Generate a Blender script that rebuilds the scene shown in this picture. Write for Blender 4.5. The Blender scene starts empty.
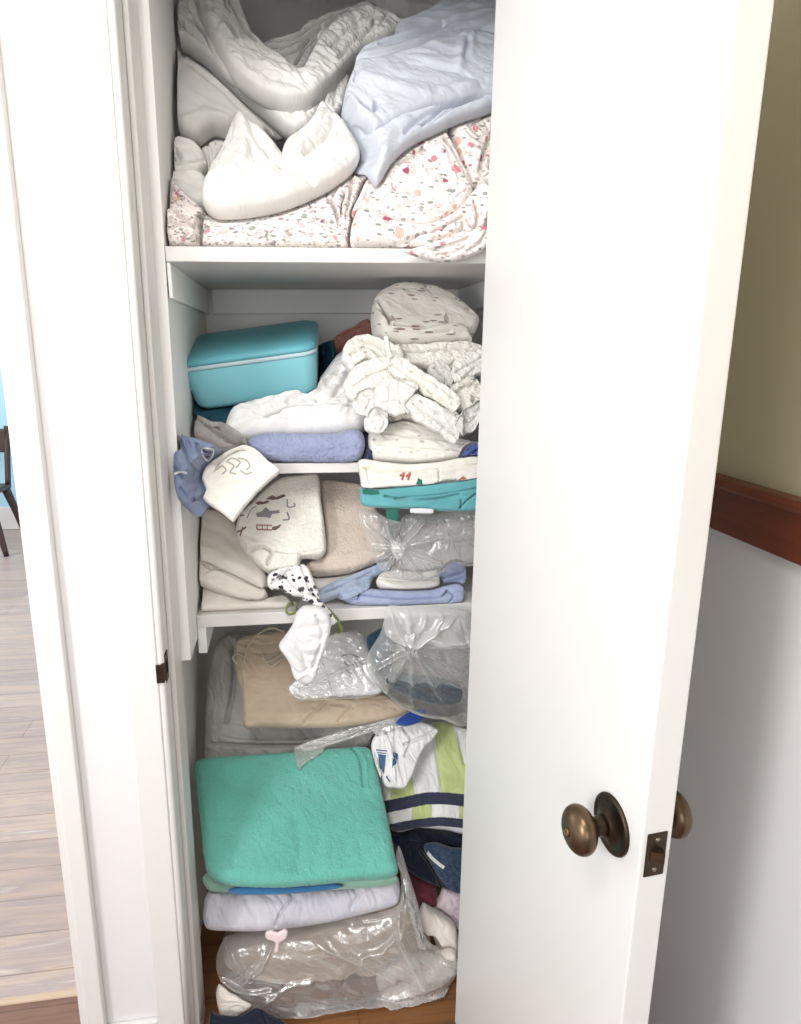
import bpy, bmesh, math, random
import numpy as np
from mathutils import Vector, Matrix
from mathutils.geometry import delaunay_2d_cdt
from mathutils.bvhtree import BVHTree

sc = bpy.context.scene
COL = sc.collection
F = 675.0
RT = np.array([[0.98703737, -0.02442309, 0.1586214],
               [-0.15994348, -0.23123371, 0.95966091],
               [0.01324073, -0.97259163, -0.23214263]])   # rows: world X,Y,Z in camera (right, down, forward)
CAM = np.array([0.0, -1.255, 1.58])

# ------------------------------------------------------------------ camera
cam = bpy.data.objects.new('camera', bpy.data.cameras.new('camera'))
COL.objects.link(cam)
cam.data.sensor_fit = 'VERTICAL'
cam.data.sensor_height = 24.0
cam.data.lens = F / 1024.0 * 24.0
cam.data.clip_start = 0.01
m4 = Matrix.Identity(4)
for i in range(3):
    m4[i][0] = RT[i, 0]; m4[i][1] = -RT[i, 1]; m4[i][2] = -RT[i, 2]; m4[i][3] = CAM[i]
cam.matrix_world = m4
sc.camera = cam

def ray(x, y):
    return RT @ np.array([x - 400.5, y - 512.0, F])
def atY(x, y, Y):
    r = ray(x, y); return CAM + r * ((Y - CAM[1]) / r[1])
def atX(x, y, X):
    r = ray(x, y); return CAM + r * ((X - CAM[0]) / r[0])
def atZ(x, y, Z):
    r = ray(x, y); return CAM + r * ((Z - CAM[2]) / r[2])

# ------------------------------------------------------------------ tags
def tag(o, label=None, cat=None, group=None, kind=None):
    if label: o['label'] = label
    if cat: o['category'] = cat
    if group: o['group'] = group
    if kind: o['kind'] = kind
    return o
def link(name, me, mat=None, parent=None, smooth=True):
    o = bpy.data.objects.new(name, me)
    COL.objects.link(o)
    if mat is not None:
        for m in (mat if isinstance(mat, (list, tuple)) else [mat]): me.materials.append(m)
    if parent is not None:
        o.parent = parent
    if smooth:
        me.polygons.foreach_set('use_smooth', np.ones(len(me.polygons), dtype=bool))
    return o
def empty(name, loc=(0, 0, 0)):
    o = bpy.data.objects.new(name, None); COL.objects.link(o); o.location = loc; return o
def setparent(o, p):
    o.parent = p
    o.matrix_parent_inverse = Matrix.Translation(-Vector(p.location)) if p.type == 'EMPTY' else Matrix.Identity(4)

# ------------------------------------------------------------------ numpy noise
def _h(ix, iy, s):
    n = (ix.astype(np.int64) * 374761393 + iy.astype(np.int64) * 668265263 + s * 974634777) & 0xffffffff
    n = ((n ^ (n >> 13)) * 1274126177) & 0xffffffff
    return ((n ^ (n >> 16)) & 0xffff) / 65535.0 * 2 * np.pi
def perlin(x, y, s=0):
    x0 = np.floor(x); y0 = np.floor(y); fx = x - x0; fy = y - y0
    u = fx ** 3 * (fx * (fx * 6 - 15) + 10); v = fy ** 3 * (fy * (fy * 6 - 15) + 10)
    def g(i, j):
        a = _h(x0 + i, y0 + j, s); return np.cos(a) * (fx - i) + np.sin(a) * (fy - j)
    a = g(0, 0) * (1 - u) + g(1, 0) * u; b = g(0, 1) * (1 - u) + g(1, 1) * u
    return (a * (1 - v) + b * v) * 1.5
def wrinkle(u, v, scale, ang, stretch, seed, ridged=True):
    """cloth creases: domain-warped, stretched along ang; scale in m; about -1..1"""
    c, s_ = math.cos(math.radians(ang)), math.sin(math.radians(ang))
    a = (u * c + v * s_) / (scale * stretch); b = (-u * s_ + v * c) / scale
    wa = perlin(a * .9 + 7.3, b * .5 + 1.7, seed + 11); wb = perlin(a * .8 + 3.1, b * .6 + 9.2, seed + 23)
    n = perlin(a + .35 * wa, b + .7 * wb, seed)
    if ridged:
        n2 = perlin(a * 1.9 + 5, b * 2.1 + 2 + wb, seed + 5)
        bil = np.abs(n) ** .7 * 1.7 - .75          # round lobes parted by sharp valleys
        return bil * .75 + (1 - 2.4 * np.abs(n2)) * .32
    return n

# ------------------------------------------------------------------ polylines
def catmull(pts, closed, sp):
    P = np.array(pts, float); n = len(P); out = []
    rng = range(n if closed else n - 1)
    for i in rng:
        if closed:
            p0, p1, p2, p3 = P[(i - 1) % n], P[i], P[(i + 1) % n], P[(i + 2) % n]
        else:
            p1, p2 = P[i], P[i + 1]
            p0 = P[i - 1] if i > 0 else 2 * p1 - p2
            p3 = P[i + 2] if i + 2 < n else 2 * p2 - p1
        L = np.linalg.norm(p2 - p1); k = max(2, int(math.ceil(L / sp)))
        t = np.arange(k)[:, None] / k
        tt = .42
        m1 = (p2 - p0) * tt; m2 = (p3 - p1) * tt
        # limit the tangents so that corners do not overshoot
        for mm in (m1, m2):
            q = np.linalg.norm(mm)
            if q > L: mm *= L / q
        h = (2 * t**3 - 3 * t**2 + 1) * p1 + (t**3 - 2 * t**2 + t) * m1 + (-2 * t**3 + 3 * t**2) * p2 + (t**3 - t**2) * m2
        out.append(h)
    if not closed: out.append(P[-1:])
    return np.concatenate(out)
def seg_dist(q, P, closed):
    """distance, signed side and run parameter of points q to polyline P"""
    A = P; B = np.roll(P, -1, 0)
    if not closed: A = A[:-1]; B = B[:-1]
    best = np.full(len(q), 1e9); side = np.zeros(len(q)); par = np.zeros(len(q))
    n = len(A)
    for i in range(n):
        d = B[i] - A[i]; L2 = d @ d + 1e-18
        t = np.clip(((q - A[i]) @ d) / L2, 0, 1)
        w = q - A[i] - t[:, None] * d
        dd = np.einsum('ij,ij->i', w, w)
        k = dd < best
        best[k] = dd[k]
        side[k] = (d[0] * w[k, 1] - d[1] * w[k, 0])
        par[k] = (i + t[k]) / n
    return np.sqrt(best), np.sign(side), par
def inside(q, P):
    x, y = q[:, 0], q[:, 1]; c = np.zeros(len(q), bool)
    A = P; B = np.roll(P, -1, 0)
    for (x1, y1), (x2, y2) in zip(A, B):
        if y1 == y2: continue
        k = ((y1 > y) != (y2 > y)) & (x < (x2 - x1) * (y - y1) / (y2 - y1) + x1)
        c ^= k
    return c

# ------------------------------------------------------------------ planes in the room
class Plane:
    def __init__(s, p, n):
        s.p = np.array(p, float); s.n = np.array(n, float) / np.linalg.norm(n)
        if s.n @ (CAM - s.p) < 0: s.n = -s.n
        x = np.array([1.0, 0, 0]); x -= s.n * (x @ s.n); s.u = x / np.linalg.norm(x)
        s.v = np.cross(s.n, s.u)
        if s.v[2] > 0: s.v = -s.v           # v runs down / towards the viewer
        if abs(s.n[2]) > .9 and s.v[1] > 0: s.v = -s.v
    def px(s, pts):
        out = []
        for x, y in pts:
            r = ray(x, y); t = ((s.p - CAM) @ s.n) / (r @ s.n)
            w = CAM + r * t - s.p
            out.append((w @ s.u, w @ s.v))
        return np.array(out)
    def world(s, q, h):
        return s.p + q[:, :1] * s.u + q[:, 1:2] * s.v + h[:, None] * s.n
def lean(x, y0, Y0, y1, Y1, yaw=0.0):
    """plane through the sight lines at heights y0 (distance Y0) and y1 (Y1), level sideways; yaw turns it"""
    a = atY(x, y0, Y0); b = atY(x, y1, Y1); d = b - a; d[0] = 0
    e = np.array([1.0, math.tan(math.radians(yaw)), 0])
    return Plane((a + b) / 2, np.cross(e, d))
def level(Z, tiltx=0.0, tilty=0.0, x=300, y=800):
    p = atZ(x, y, Z)
    return Plane(p, (-math.tan(math.radians(tiltx)), -math.tan(math.radians(tilty)), 1))

TREES = {}
def tree(o):
    if o.name not in TREES:
        me = o.data
        TREES[o.name] = BVHTree.FromPolygons([o.matrix_world @ v.co for v in me.vertices], [tuple(p.vertices) for p in me.polygons])
    return TREES[o.name]
def settle(V, avoid, d, eps=.004, wide=.0045, faces=None, slope=3.0):
    """push points V along d until they clear the objects in avoid (cloth giving way to what presses on it)"""
    d = Vector(d).normalized(); dn = np.array(d)
    e1 = d.orthogonal().normalized(); e2 = d.cross(e1)
    offs = [Vector((0, 0, 0))] + [(e1 * math.cos(t) + e2 * math.sin(t)) * wide for t in np.arange(6) * math.pi / 3]
    E = None
    if faces is not None:
        E = np.array([(f[i], f[(i + 1) % len(f)]) for f in faces for i in range(len(f))]); E = np.concatenate([E, E[:, ::-1]])
        w = V[E[:, 0]] - V[E[:, 1]]; w = w - (w @ dn)[:, None] * dn; LN = np.maximum(np.linalg.norm(w, axis=1), .0004)
    for o in avoid:
        if o is None: continue
        objs = ([o] if o.type == 'MESH' else []) + ([c for c in o.children_recursive if c.type == 'MESH'] if not o.name.startswith('closet_shelf') else [])
        D = np.zeros(len(V))
        for oo in objs:
            t = tree(oo)
            me = np.array([tuple(oo.matrix_world @ v.co) for v in oo.data.vertices]); lo = me.min(0) - .01 - wide; hi = me.max(0) + .01 + wide
            free = [i for i in range(3) if abs(dn[i]) < .7]
            cand = np.ones(len(V), bool)
            for i in free: cand &= (V[:, i] > lo[i]) & (V[:, i] < hi[i])
            for i in np.where(cand)[0]:
                p = Vector(V[i]); best = -1e9
                for of in offs:
                    hit = t.ray_cast(p + of + d * 2.0, -d)
                    if hit[0] is not None:
                        k = (hit[0] - p).dot(d)
                        if k > best: best = k
                if best > -eps: D[i] = max(D[i], best + eps)
        if E is not None and D.max() > 0:
            for _ in range(14):
                n = D[E[:, 1]] - slope * LN
                D2 = D.copy(); np.maximum.at(D2, E[:, 0], n)
                if np.allclose(D2, D): break
                D = D2
        V = V + D[:, None] * dn
    return V

def soft(name, out, plane, T=.03, Tb=.02, R=.018, prof=2.4, folds=(), wr=(), mat=None, label=None, cat=None, group=None,
         parent=None, sp=.0024, seed=1, avoid=(), rest=(), push=(0, 1, 0), eps=.004, holes=None, film=False, kind=None, wob=.0, squash=None, pats=(), restwide=.006):
    """A soft body (folded cloth, bundle, bag): closed skin over an outline, T thick towards the viewer and Tb behind,
    rounded over R at its rim, with creases. folds: (kind, px polyline, height m, width m). wr: (amp, scale, angle, stretch[, ridged])."""
    rs = np.random.RandomState(seed)
    O = catmull(plane.px(out), True, sp)
    if wob:
        N = np.roll(O, -1, 0) - np.roll(O, 1, 0); N = np.stack([N[:, 1], -N[:, 0]], 1); N /= np.linalg.norm(N, axis=1)[:, None] + 1e-9
        O = O + N * (perlin(O[:, 0] / .022 + seed, O[:, 1] / .022, seed + 3) * wob)[:, None]
    lo, hi = O.min(0), O.max(0)
    nx = int((hi[0] - lo[0]) / sp) + 2; ny = int((hi[1] - lo[1]) / (sp * .87)) + 2
    gx, gy = np.meshgrid(np.arange(nx), np.arange(ny))
    g = np.stack([lo[0] + (gx + .5 * (gy % 2)) * sp, lo[1] + gy * sp * .87], -1).reshape(-1, 2)
    g = g + rs.uniform(-.12, .12, g.shape) * sp
    g = g[inside(g, O)]
    dist, _, _ = seg_dist(g, O, True)
    k = dist > sp * .6
    g = g[k]; dist = dist[k]
    nb = len(O)
    pts = np.concatenate([O, g]); D = np.concatenate([np.zeros(nb), dist])
    vv, ee, ff, ov, oe, of = delaunay_2d_cdt([Vector(p) for p in pts], [(i, (i + 1) % nb) for i in range(nb)], [list(range(nb))], 1, 1e-7)
    q = np.array([tuple(v) for v in vv])
    src = np.array([o_[0] if o_ else -1 for o_ in ov])
    Dq = np.where(src >= 0, D[np.clip(src, 0, None)], 0.0)
    tri = [tuple(f) for f in ff]
    t = np.clip(Dq / R, 0, 1)
    pr = (1 - (1 - t) ** prof) ** (1 / prof)
    Tv = T(q) if callable(T) else T
    h = Tv * pr
    edge = np.clip(Dq / min(R, .012), 0, 1)
    for i, w in enumerate(wr):
        amp, scale, ang, st = w[:4]
        h = h + 1.25 * amp * wrinkle(q[:, 0], q[:, 1], scale, ang, st, seed * 7 + i * 13, w[4] if len(w) > 4 else True) * edge
    for f in folds:
        kd, pl, a, w = f[:4]
        L = catmull(plane.px(pl), False, max(sp * 1.5, .006))
        d, sd, par = seg_dist(q, L, False)
        tap = np.clip(np.minimum(par, 1 - par) * 6, 0, 1) ** .6
        if kd == 'v': h = h - 1.9 * a * np.exp(-(d / w) ** 2) * edge
        elif kd == 'r': h = h + a * np.exp(-(d / w) ** 2) * edge
        elif kd == 's':     # lip on the right-hand side of the travel direction
            s_ = d * sd
            up = np.exp(-np.clip(s_, 0, None) / w); dn = np.exp(-np.clip(-s_, 0, None) / (w * .5))
            mix = 1 / (1 + np.exp(-s_ / (sp * .45)))
            h = h + edge * tap * (a * .9 * up * mix - a * .6 * dn * (1 - mix))
    bnd = Dq <= 1e-9
    h = np.where(bnd, 0, np.maximum(h, -.8 * Tb * pr + .001))
    hb = -Tb * pr
    n = len(q)
    inner = np.where(~bnd)[0]
    remap = np.arange(n); remap[inner] = n + np.arange(len(inner))
    V = np.concatenate([plane.world(q, h), plane.world(q[inner], hb[inner])])
    if squash is not None: V = squash(V)
    sq = lambda x, l, sgn: np.where((x - l) * sgn > 0, l + (x - l) * .10, x)
    inc = V[:, 1] > .125; low = V[:, 2] < .90
    V[:, 0] = np.where(inc, np.where(low, sq(V[:, 0], -.270, -1), sq(V[:, 0], -.2165 + .003 * (seed % 3), -1)), V[:, 0])
    V[:, 0] = np.where(inc, sq(V[:, 0], .500, 1), V[:, 0])
    V[:, 1] = sq(V[:, 1], .735, 1); V[:, 2] = np.maximum(sq(V[:, 2], .010, -1), .0015)
    faces = []
    # winding: front faces look along plane.n
    a, b, c = tri[0]
    nn = np.cross(V[b] - V[a], V[c] - V[a]) if True else 0
    s0 = np.cross(plane.u, plane.v) @ plane.n
    for f in tri:
        ar = (q[f[1]] - q[f[0]])[0] * (q[f[2]] - q[f[0]])[1] - (q[f[1]] - q[f[0]])[1] * (q[f[2]] - q[f[0]])[0]
        if ar * s0 < 0: f = f[::-1]
        faces.append(f)
        if not film:
            g_ = tuple(int(remap[i]) for i in f[::-1])
            if all(bnd[i] for i in f): continue
            faces.append(g_)
    if film:
        V = V[:n]
    if avoid: V = settle(V, avoid, push, eps, .0045, faces)
    if rest: V = settle(V, rest, (0, 0, 1), .002, restwide, faces, 9.0)
    me = bpy.data.meshes.new(name)
    me.from_pydata(V.tolist(), [], faces)
    UV = np.concatenate([q, q[inner]])[: len(V)]
    uvl = me.uv_layers.new(name='cloth')
    li = np.zeros(len(me.loops), dtype=np.int32); me.loops.foreach_get('vertex_index', li)
    uvl.data.foreach_set('uv', UV[li].astype(np.float32).ravel())
    me.update()
    o = link(name, me, mat, parent)
    if pats:        # woven or printed areas: faces inside the given outlines take another of the cloth's colours
        cen = np.array([q[list(f)].mean(0) for f in tri])
        idx = np.zeros(len(tri), dtype=np.int32); ms = []
        for pl, mm in pats:
            if mm not in ms: ms.append(mm); me.materials.append(mm)
            idx[inside(cen, plane.px(pl))] = len(ms)
        full = np.zeros(len(me.polygons), dtype=np.int32); j = 0
        for i, f in enumerate(tri):
            full[j] = idx[i]; j += 1
            if not film and not all(bnd[k] for k in f): full[j] = idx[i]; j += 1
        me.polygons.foreach_set('material_index', full)
    if label: tag(o, label, cat, group, kind)
    return o
def ribbon(pts, w):
    """outline of a band of width w along a line"""
    P = catmull(pts, False, max(1.0, w * .6)); d = np.gradient(P, axis=0); d /= np.linalg.norm(d, axis=1)[:, None] + 1e-9
    n = np.stack([-d[:, 1], d[:, 0]], 1) * (w / 2)
    return [tuple(p) for p in np.concatenate([P + n, (P - n)[::-1]])]
def applique_one(name, parent, polys, mat, off=.0012, step=1.1, label=None, th=.0):
    """print, embroidery or tape lying on the surface of parent: small conforming patches"""
    t = tree(parent); V, Fc, U = [], [], []
    for pl in polys:
        pl = np.array(pl, float); nb = len(pl)
        lo, hi = pl.min(0), pl.max(0)
        gx, gy = np.meshgrid(np.arange(lo[0], hi[0], step), np.arange(lo[1], hi[1], step))
        g = np.stack([gx, gy], -1).reshape(-1, 2)
        g = g[inside(g, pl)] if len(g) else g
        if len(g):
            d, _, _ = seg_dist(g, pl, True); g = g[d > step * .4]
        pts = np.concatenate([pl, g]) if len(g) else pl
        vv, ee, ff, *_ = delaunay_2d_cdt([Vector(p) for p in pts], [(i, (i + 1) % nb) for i in range(nb)], [list(range(nb))], 1, 1e-6)
        b = len(V); ok = []
        for v in vv:
            r = Vector(ray(v[0], v[1])).normalized()
            h = t.ray_cast(Vector(CAM), r)
            if h[0] is None: V.append(tuple(CAM)); ok.append(False)
            else:
                V.append(tuple(h[0] - r * off)); ok.append(True)
            U.append((v[0] / 400, v[1] / 400))
        for f in ff:
            if all(ok[i] for i in f): Fc.append(tuple(b + i for i in f))
    used = sorted({i for f in Fc for i in f}); mp = {j: i for i, j in enumerate(used)}
    me = bpy.data.meshes.new(name); me.from_pydata([V[i] for i in used], [], [tuple(mp[i] for i in f) for f in Fc])
    uvl = me.uv_layers.new(name='cloth')
    for l in me.loops: uvl.data[l.index].uv = U[used[l.vertex_index]]
    o = link(name, me, mat, parent)
    if th:
        md = o.modifiers.new('thick', 'SOLIDIFY'); md.thickness = th; md.offset = 0
    if label: o['label'] = label
    return o

def applique(name, parent, polys, mat, **k):
    return [applique_one(name, parent, [p], mat, **k) for p in polys]

# ------------------------------------------------------------------ hard shapes
def box_bm(bm, lo, hi, bev=0.0, seg=2, mtx=None):
    r = bmesh.ops.create_cube(bm, size=1.0)
    vs = r['verts']
    for v in vs:
        v.co = Vector([(lo[i] + hi[i]) / 2 + v.co[i] * (hi[i] - lo[i]) for i in range(3)])
    if bev:
        es = list({e for v in vs for e in v.link_edges})
        rr = bmesh.ops.bevel(bm, geom=es, offset=bev, segments=seg, affect='EDGES', profile=.5)
        vs = list({v for f in rr['faces'] for v in f.verts} | set(v for v in vs if v.is_valid))
    if mtx is not None:
        for v in vs: v.co = mtx @ v.co
    return vs
def bm_obj(name, bm, mat, parent=None, smooth=False):
    me = bpy.data.meshes.new(name); bmesh.ops.recalc_face_normals(bm, faces=bm.faces); bm.to_mesh(me); bm.free()
    return link(name, me, mat, parent, smooth)
def box(name, lo, hi, mat, bev=0.0, parent=None, mtx=None, seg=2):
    bm = bmesh.new(); box_bm(bm, lo, hi, bev, seg, mtx); return bm_obj(name, bm, mat, parent)
def wallplane(name, lo, hi, mat, **k):
    o = box(name, lo, hi, mat, **k); o['kind'] = 'structure'; return o
def lathe(name, prof, mat, mtx, parent=None, n=40, sx=1.0, sy=1.0):
    """prof: (radius, height) along local z"""
    vs, fs = [], []
    for (r, z) in prof:
        for i in range(n):
            a = 2 * math.pi * i / n; vs.append(mtx @ Vector((r * math.cos(a) * sx, r * math.sin(a) * sy, z)))
    for j in range(len(prof) - 1):
        for i in range(n):
            k = (i + 1) % n
            fs.append((j * n + i, j * n + k, (j + 1) * n + k, (j + 1) * n + i))
    fs.append(tuple(range(n - 1, -1, -1))); fs.append(tuple((len(prof) - 1) * n + i for i in range(n)))
    me = bpy.data.meshes.new(name); me.from_pydata([tuple(v) for v in vs], [], fs)
    bm = bmesh.new(); bm.from_mesh(me); bmesh.ops.recalc_face_normals(bm, faces=bm.faces); bm.to_mesh(me); bm.free()
    o = link(name, me, mat, parent)
    return o
def tube(name, pts, r, mat, parent=None, n=8, sp=.006, taper=None):
    P = catmull(pts, False, sp); vs, fs = [], []
    up = Vector((.2, .3, 1)).normalized()
    for i in range(len(P)):
        d = Vector(P[min(i + 1, len(P) - 1)] - P[max(i - 1, 0)]).normalized()
        a = d.cross(up)
        if a.length < 1e-3: a = d.cross(Vector((1, 0, 0)))
        a.normalize(); b = d.cross(a)
        rr = r if taper is None else r * np.interp(i / (len(P) - 1), [0, 1], taper)
        for k in range(n):
            t = 2 * math.pi * k / n
            vs.append(tuple(Vector(P[i]) + a * math.cos(t) * rr + b * math.sin(t) * rr))
    for i in range(len(P) - 1):
        for k in range(n):
            k2 = (k + 1) % n
            fs.append((i * n + k, i * n + k2, (i + 1) * n + k2, (i + 1) * n + k))
    fs.append(tuple(range(n - 1, -1, -1))); fs.append(tuple((len(P) - 1) * n + k for k in range(n)))
    me = bpy.data.meshes.new(name); me.from_pydata(vs, [], fs)
    bm = bmesh.new(); bm.from_mesh(me); bmesh.ops.recalc_face_normals(bm, faces=bm.faces); bm.to_mesh(me); bm.free()
    return link(name, me, mat, parent)

def rounded(name, secs, mtx, mat, parent=None, n=10, ex=0):
    """stack of rounded rectangles (z, width, depth, corner radius) joined into one closed body"""
    vs, fs = [], []
    for (z, w, d, r) in secs:
        for cx, cy, a0 in ((w / 2 - r, d / 2 - r, 0), (-w / 2 + r, d / 2 - r, 90), (-w / 2 + r, -d / 2 + r, 180), (w / 2 - r, -d / 2 + r, 270)):
            for i in range(n):
                t = math.radians(a0 + 90 * i / (n - 1)); vs.append(tuple(mtx @ Vector((cx + r * math.cos(t), cy + r * math.sin(t), z))))
    m = 4 * n
    for j in range(len(secs) - 1):
        for i in range(m):
            k = (i + 1) % m; fs.append((j * m + i, j * m + k, (j + 1) * m + k, (j + 1) * m + i))
    fs.append(tuple(range(m - 1, -1, -1))); fs.append(tuple((len(secs) - 1) * m + i for i in range(m)))
    me = bpy.data.meshes.new(name); me.from_pydata(vs, [], fs)
    bm = bmesh.new(); bm.from_mesh(me); bmesh.ops.recalc_face_normals(bm, faces=bm.faces); bm.to_mesh(me); bm.free()
    return link(name, me, mat, parent)

# ------------------------------------------------------------------ materials
def srgb(r, g, b):
    f = lambda c: ((c / 255 + .055) / 1.055) ** 2.4 if c > 10 else c / 255 / 12.92
    return (f(r), f(g), f(b), 1)
class NT:
    def __init__(s, name):
        s.m = bpy.data.materials.new(name); s.m.use_nodes = True; s.t = s.m.node_tree; s.t.nodes.clear()
        s.out = s.n('ShaderNodeOutputMaterial')
    def n(s, ty, ins=None, **k):
        nd = s.t.nodes.new(ty)
        for a, b in k.items(): setattr(nd, a, b)
        for a, b in (ins or {}).items(): s.set(nd, a, b)
        return nd
    def set(s, nd, a, b):
        i = nd.inputs[a]
        if isinstance(b, bpy.types.NodeSocket): s.t.links.new(b, i)
        else: i.default_value = b
    def bsdf(s, **k):
        b = s.n('ShaderNodeBsdfPrincipled', k.pop('ins', {})); s.t.links.new(b.outputs[0], s.out.inputs[0]); return b
    def mapping(s, vec, scale=(1, 1, 1), rot=(0, 0, 0), loc=(0, 0, 0)):
        return s.n('ShaderNodeMapping', {'Vector': vec, 'Scale': scale, 'Rotation': rot, 'Location': loc}).outputs[0]
    def uv(s): return s.n('ShaderNodeTexCoord').outputs['UV']
    def obj(s): return s.n('ShaderNodeTexCoord').outputs['Object']
    def noise(s, vec, scale, detail=3, rough=.55, dist=0.0):
        return s.n('ShaderNodeTexNoise', {'Vector': vec, 'Scale': scale, 'Detail': detail, 'Roughness': rough, 'Distortion': dist})
    def math(s, op, a, b=0.0, clamp=False):
        nd = s.n('ShaderNodeMath', operation=op, use_clamp=clamp); s.set(nd, 0, a); s.set(nd, 1, b); return nd.outputs[0]
    def mix(s, f, a, b):
        nd = s.n('ShaderNodeMix', data_type='RGBA')
        s.set(nd, 0, f); s.set(nd, 6, a); s.set(nd, 7, b); return nd.outputs[2]
    def ramp(s, f, stops, interp='LINEAR'):
        nd = s.n('ShaderNodeValToRGB'); s.set(nd, 0, f); cr = nd.color_ramp; cr.interpolation = interp
        while len(cr.elements) < len(stops): cr.elements.new(.5)
        for e, (p, c) in zip(cr.elements, stops): e.position = p; e.color = c
        return nd.outputs[0]
    def bump(s, hgt, strength=.3, dist=.002):
        return s.n('ShaderNodeBump', {'Height': hgt, 'Strength': strength, 'Distance': dist}).outputs[0]

def paint(name, col, rough=.45, streak=.0):
    t = NT(name); v = t.obj()
    n = t.noise(v, 90, 2); n2 = t.noise(v, 3.0, 3)
    c = t.mix(t.math('MULTIPLY', n2.outputs[0], .12), col, tuple(x * .9 for x in col[:3]) + (1,))
    t.bsdf(ins={'Base Color': c, 'Roughness': rough, 'Normal': t.bump(n.outputs[0], .06, .001)})
    return t.m
def desat(c, k=.14):
    g = .3 * c[0] + .59 * c[1] + .11 * c[2]
    return tuple(x + (g - x) * k for x in c[:3]) + (1,)
def cloth(name, col, col2=None, scale=14, rough=.92, fine=900, bump=.25, sheen=.25, pile=False, dist=.0012):
    """plain woven or terry cloth"""
    col = desat(col); col2 = desat(col2) if col2 else None
    t = NT(name); v = t.uv()
    n = t.noise(v, scale, 4, .6)
    c2 = col2 or tuple(x * .86 for x in col[:3]) + (1,)
    c = t.mix(t.ramp(n.outputs[0], [(.35, (0, 0, 0, 1)), (.65, (1, 1, 1, 1))]), c2, col)
    f = t.noise(v, 170 if pile else fine, 2, .7)
    if pile:
        c = t.mix(t.math('MULTIPLY', f.outputs[0], .35), c, tuple(x * .7 for x in col[:3]) + (1,))
    g = t.noise(v, 60, 4, .6)
    hh = t.math('ADD', t.math('MULTIPLY', f.outputs[0], 1.0 if pile else .35), t.math('MULTIPLY', g.outputs[0], 1.0))
    t.bsdf(ins={'Base Color': c, 'Roughness': rough, 'Sheen Weight': sheen, 'Sheen Roughness': .5, 'Specular IOR Level': .2,
                'Normal': t.bump(hh, .85 if pile else bump, .005 if pile else dist)})
    return t.m
def spots(t, v, scale, thr, stretch=1.0, rot=0.0, seed=0.0, keep=.5, warp=.0):
    """scattered printed motifs: mask 0/1 and the cell colour (random)"""
    vv = t.mapping(v, (1, 1, stretch), (0, rot, 0), (seed, seed * .7, 0))
    if warp:
        nz = t.noise(vv, scale * .8, 2)
        vv = t.n('ShaderNodeVectorMath', {0: vv, 1: t.n('ShaderNodeVectorMath', {0: nz.outputs[1], 'Scale': warp}, operation='SCALE').outputs[0]}, operation='ADD').outputs[0]
    vo = t.n('ShaderNodeTexVoronoi', {'Vector': vv, 'Scale': scale, 'Randomness': .9}, voronoi_dimensions='3D')
    sep = t.n('ShaderNodeSeparateColor', {'Color': vo.outputs['Color']})
    m = t.math('LESS_THAN', vo.outputs['Distance'], t.math('MULTIPLY', t.math('ADD', sep.outputs[1], .5), thr))
    k = t.math('LESS_THAN', sep.outputs[0], keep)
    return t.math('MULTIPLY', m, k), sep.outputs[2]
def floral(name, base, layers, rough=.9):
    """printed cotton; layers: (scale, threshold, stretch, rot, seed, keep, [colours], opacity)"""
    t = NT(name); v = t.obj(); c = base
    n0 = t.noise(v, 18, 3)
    c = t.mix(t.math('MULTIPLY', n0.outputs[0], .18), c, tuple(x * .8 for x in base[:3]) + (1,))
    for (s, th, st, ro, sd, kp, cols, op) in layers:
        m, r = spots(t, v, s, th, st, ro, sd, kp, .012)
        col = t.ramp(r, [(i / len(cols), cc) for i, cc in enumerate(cols)], 'CONSTANT')
        c = t.mix(t.math('MULTIPLY', m, op), c, col)
    g = t.noise(v, 70, 4)
    t.bsdf(ins={'Base Color': c, 'Roughness': rough, 'Sheen Weight': .15, 'Specular IOR Level': .2, 'Normal': t.bump(g.outputs[0], .3, .002)})
    return t.m
def film(name, tint=(1, 1, 1, 1), body=.10, gloss=.10, rough=.18):
    """thin crumpled plastic film: mostly see-through, milky where it is seen edge-on, shiny"""
    t = NT(name); v = t.uv()
    n = t.noise(v, 16, 3, .5, 1.6)
    nrm = t.bump(n.outputs[0], .40, .010)
    lw = t.n('ShaderNodeLayerWeight', {'Blend': .30, 'Normal': nrm})
    tr = t.n('ShaderNodeBsdfTransparent', {'Color': tint})
    d1 = t.n('ShaderNodeBsdfDiffuse', {'Color': (.95, .95, .95, 1), 'Normal': nrm})
    d2 = t.n('ShaderNodeBsdfTranslucent', {'Color': (.95, .95, .95, 1), 'Normal': nrm})
    df = t.n('ShaderNodeMixShader', {0: .35, 1: d1.outputs[0], 2: d2.outputs[0]})
    gl = t.n('ShaderNodeBsdfGlossy', {'Color': (1, 1, 1, 1), 'Roughness': rough, 'Normal': nrm})
    f1 = t.math('ADD', body, t.math('MULTIPLY', lw.outputs['Facing'], .45), True)
    m1 = t.n('ShaderNodeMixShader', {0: f1, 1: tr.outputs[0], 2: df.outputs[0]})
    f2 = t.math('ADD', gloss, t.math('MULTIPLY', lw.outputs['Fresnel'], .5), True)
    m2 = t.n('ShaderNodeMixShader', {0: f2, 1: m1.outputs[0], 2: gl.outputs[0]})
    t.t.links.new(m2.outputs[0], t.out.inputs[0])
    return t.m
def metal(name, col, rough=.35):
    t = NT(name); v = t.obj(); n = t.noise(v, 60, 3)
    c = t.mix(n.outputs[0], tuple(x * .55 for x in col[:3]) + (1,), tuple(min(1, x * 1.35) for x in col[:3]) + (1,))
    t.bsdf(ins={'Base Color': c, 'Metallic': .9, 'Roughness': rough, 'Normal': t.bump(n.outputs[0], .05, .001)})
    return t.m

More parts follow.
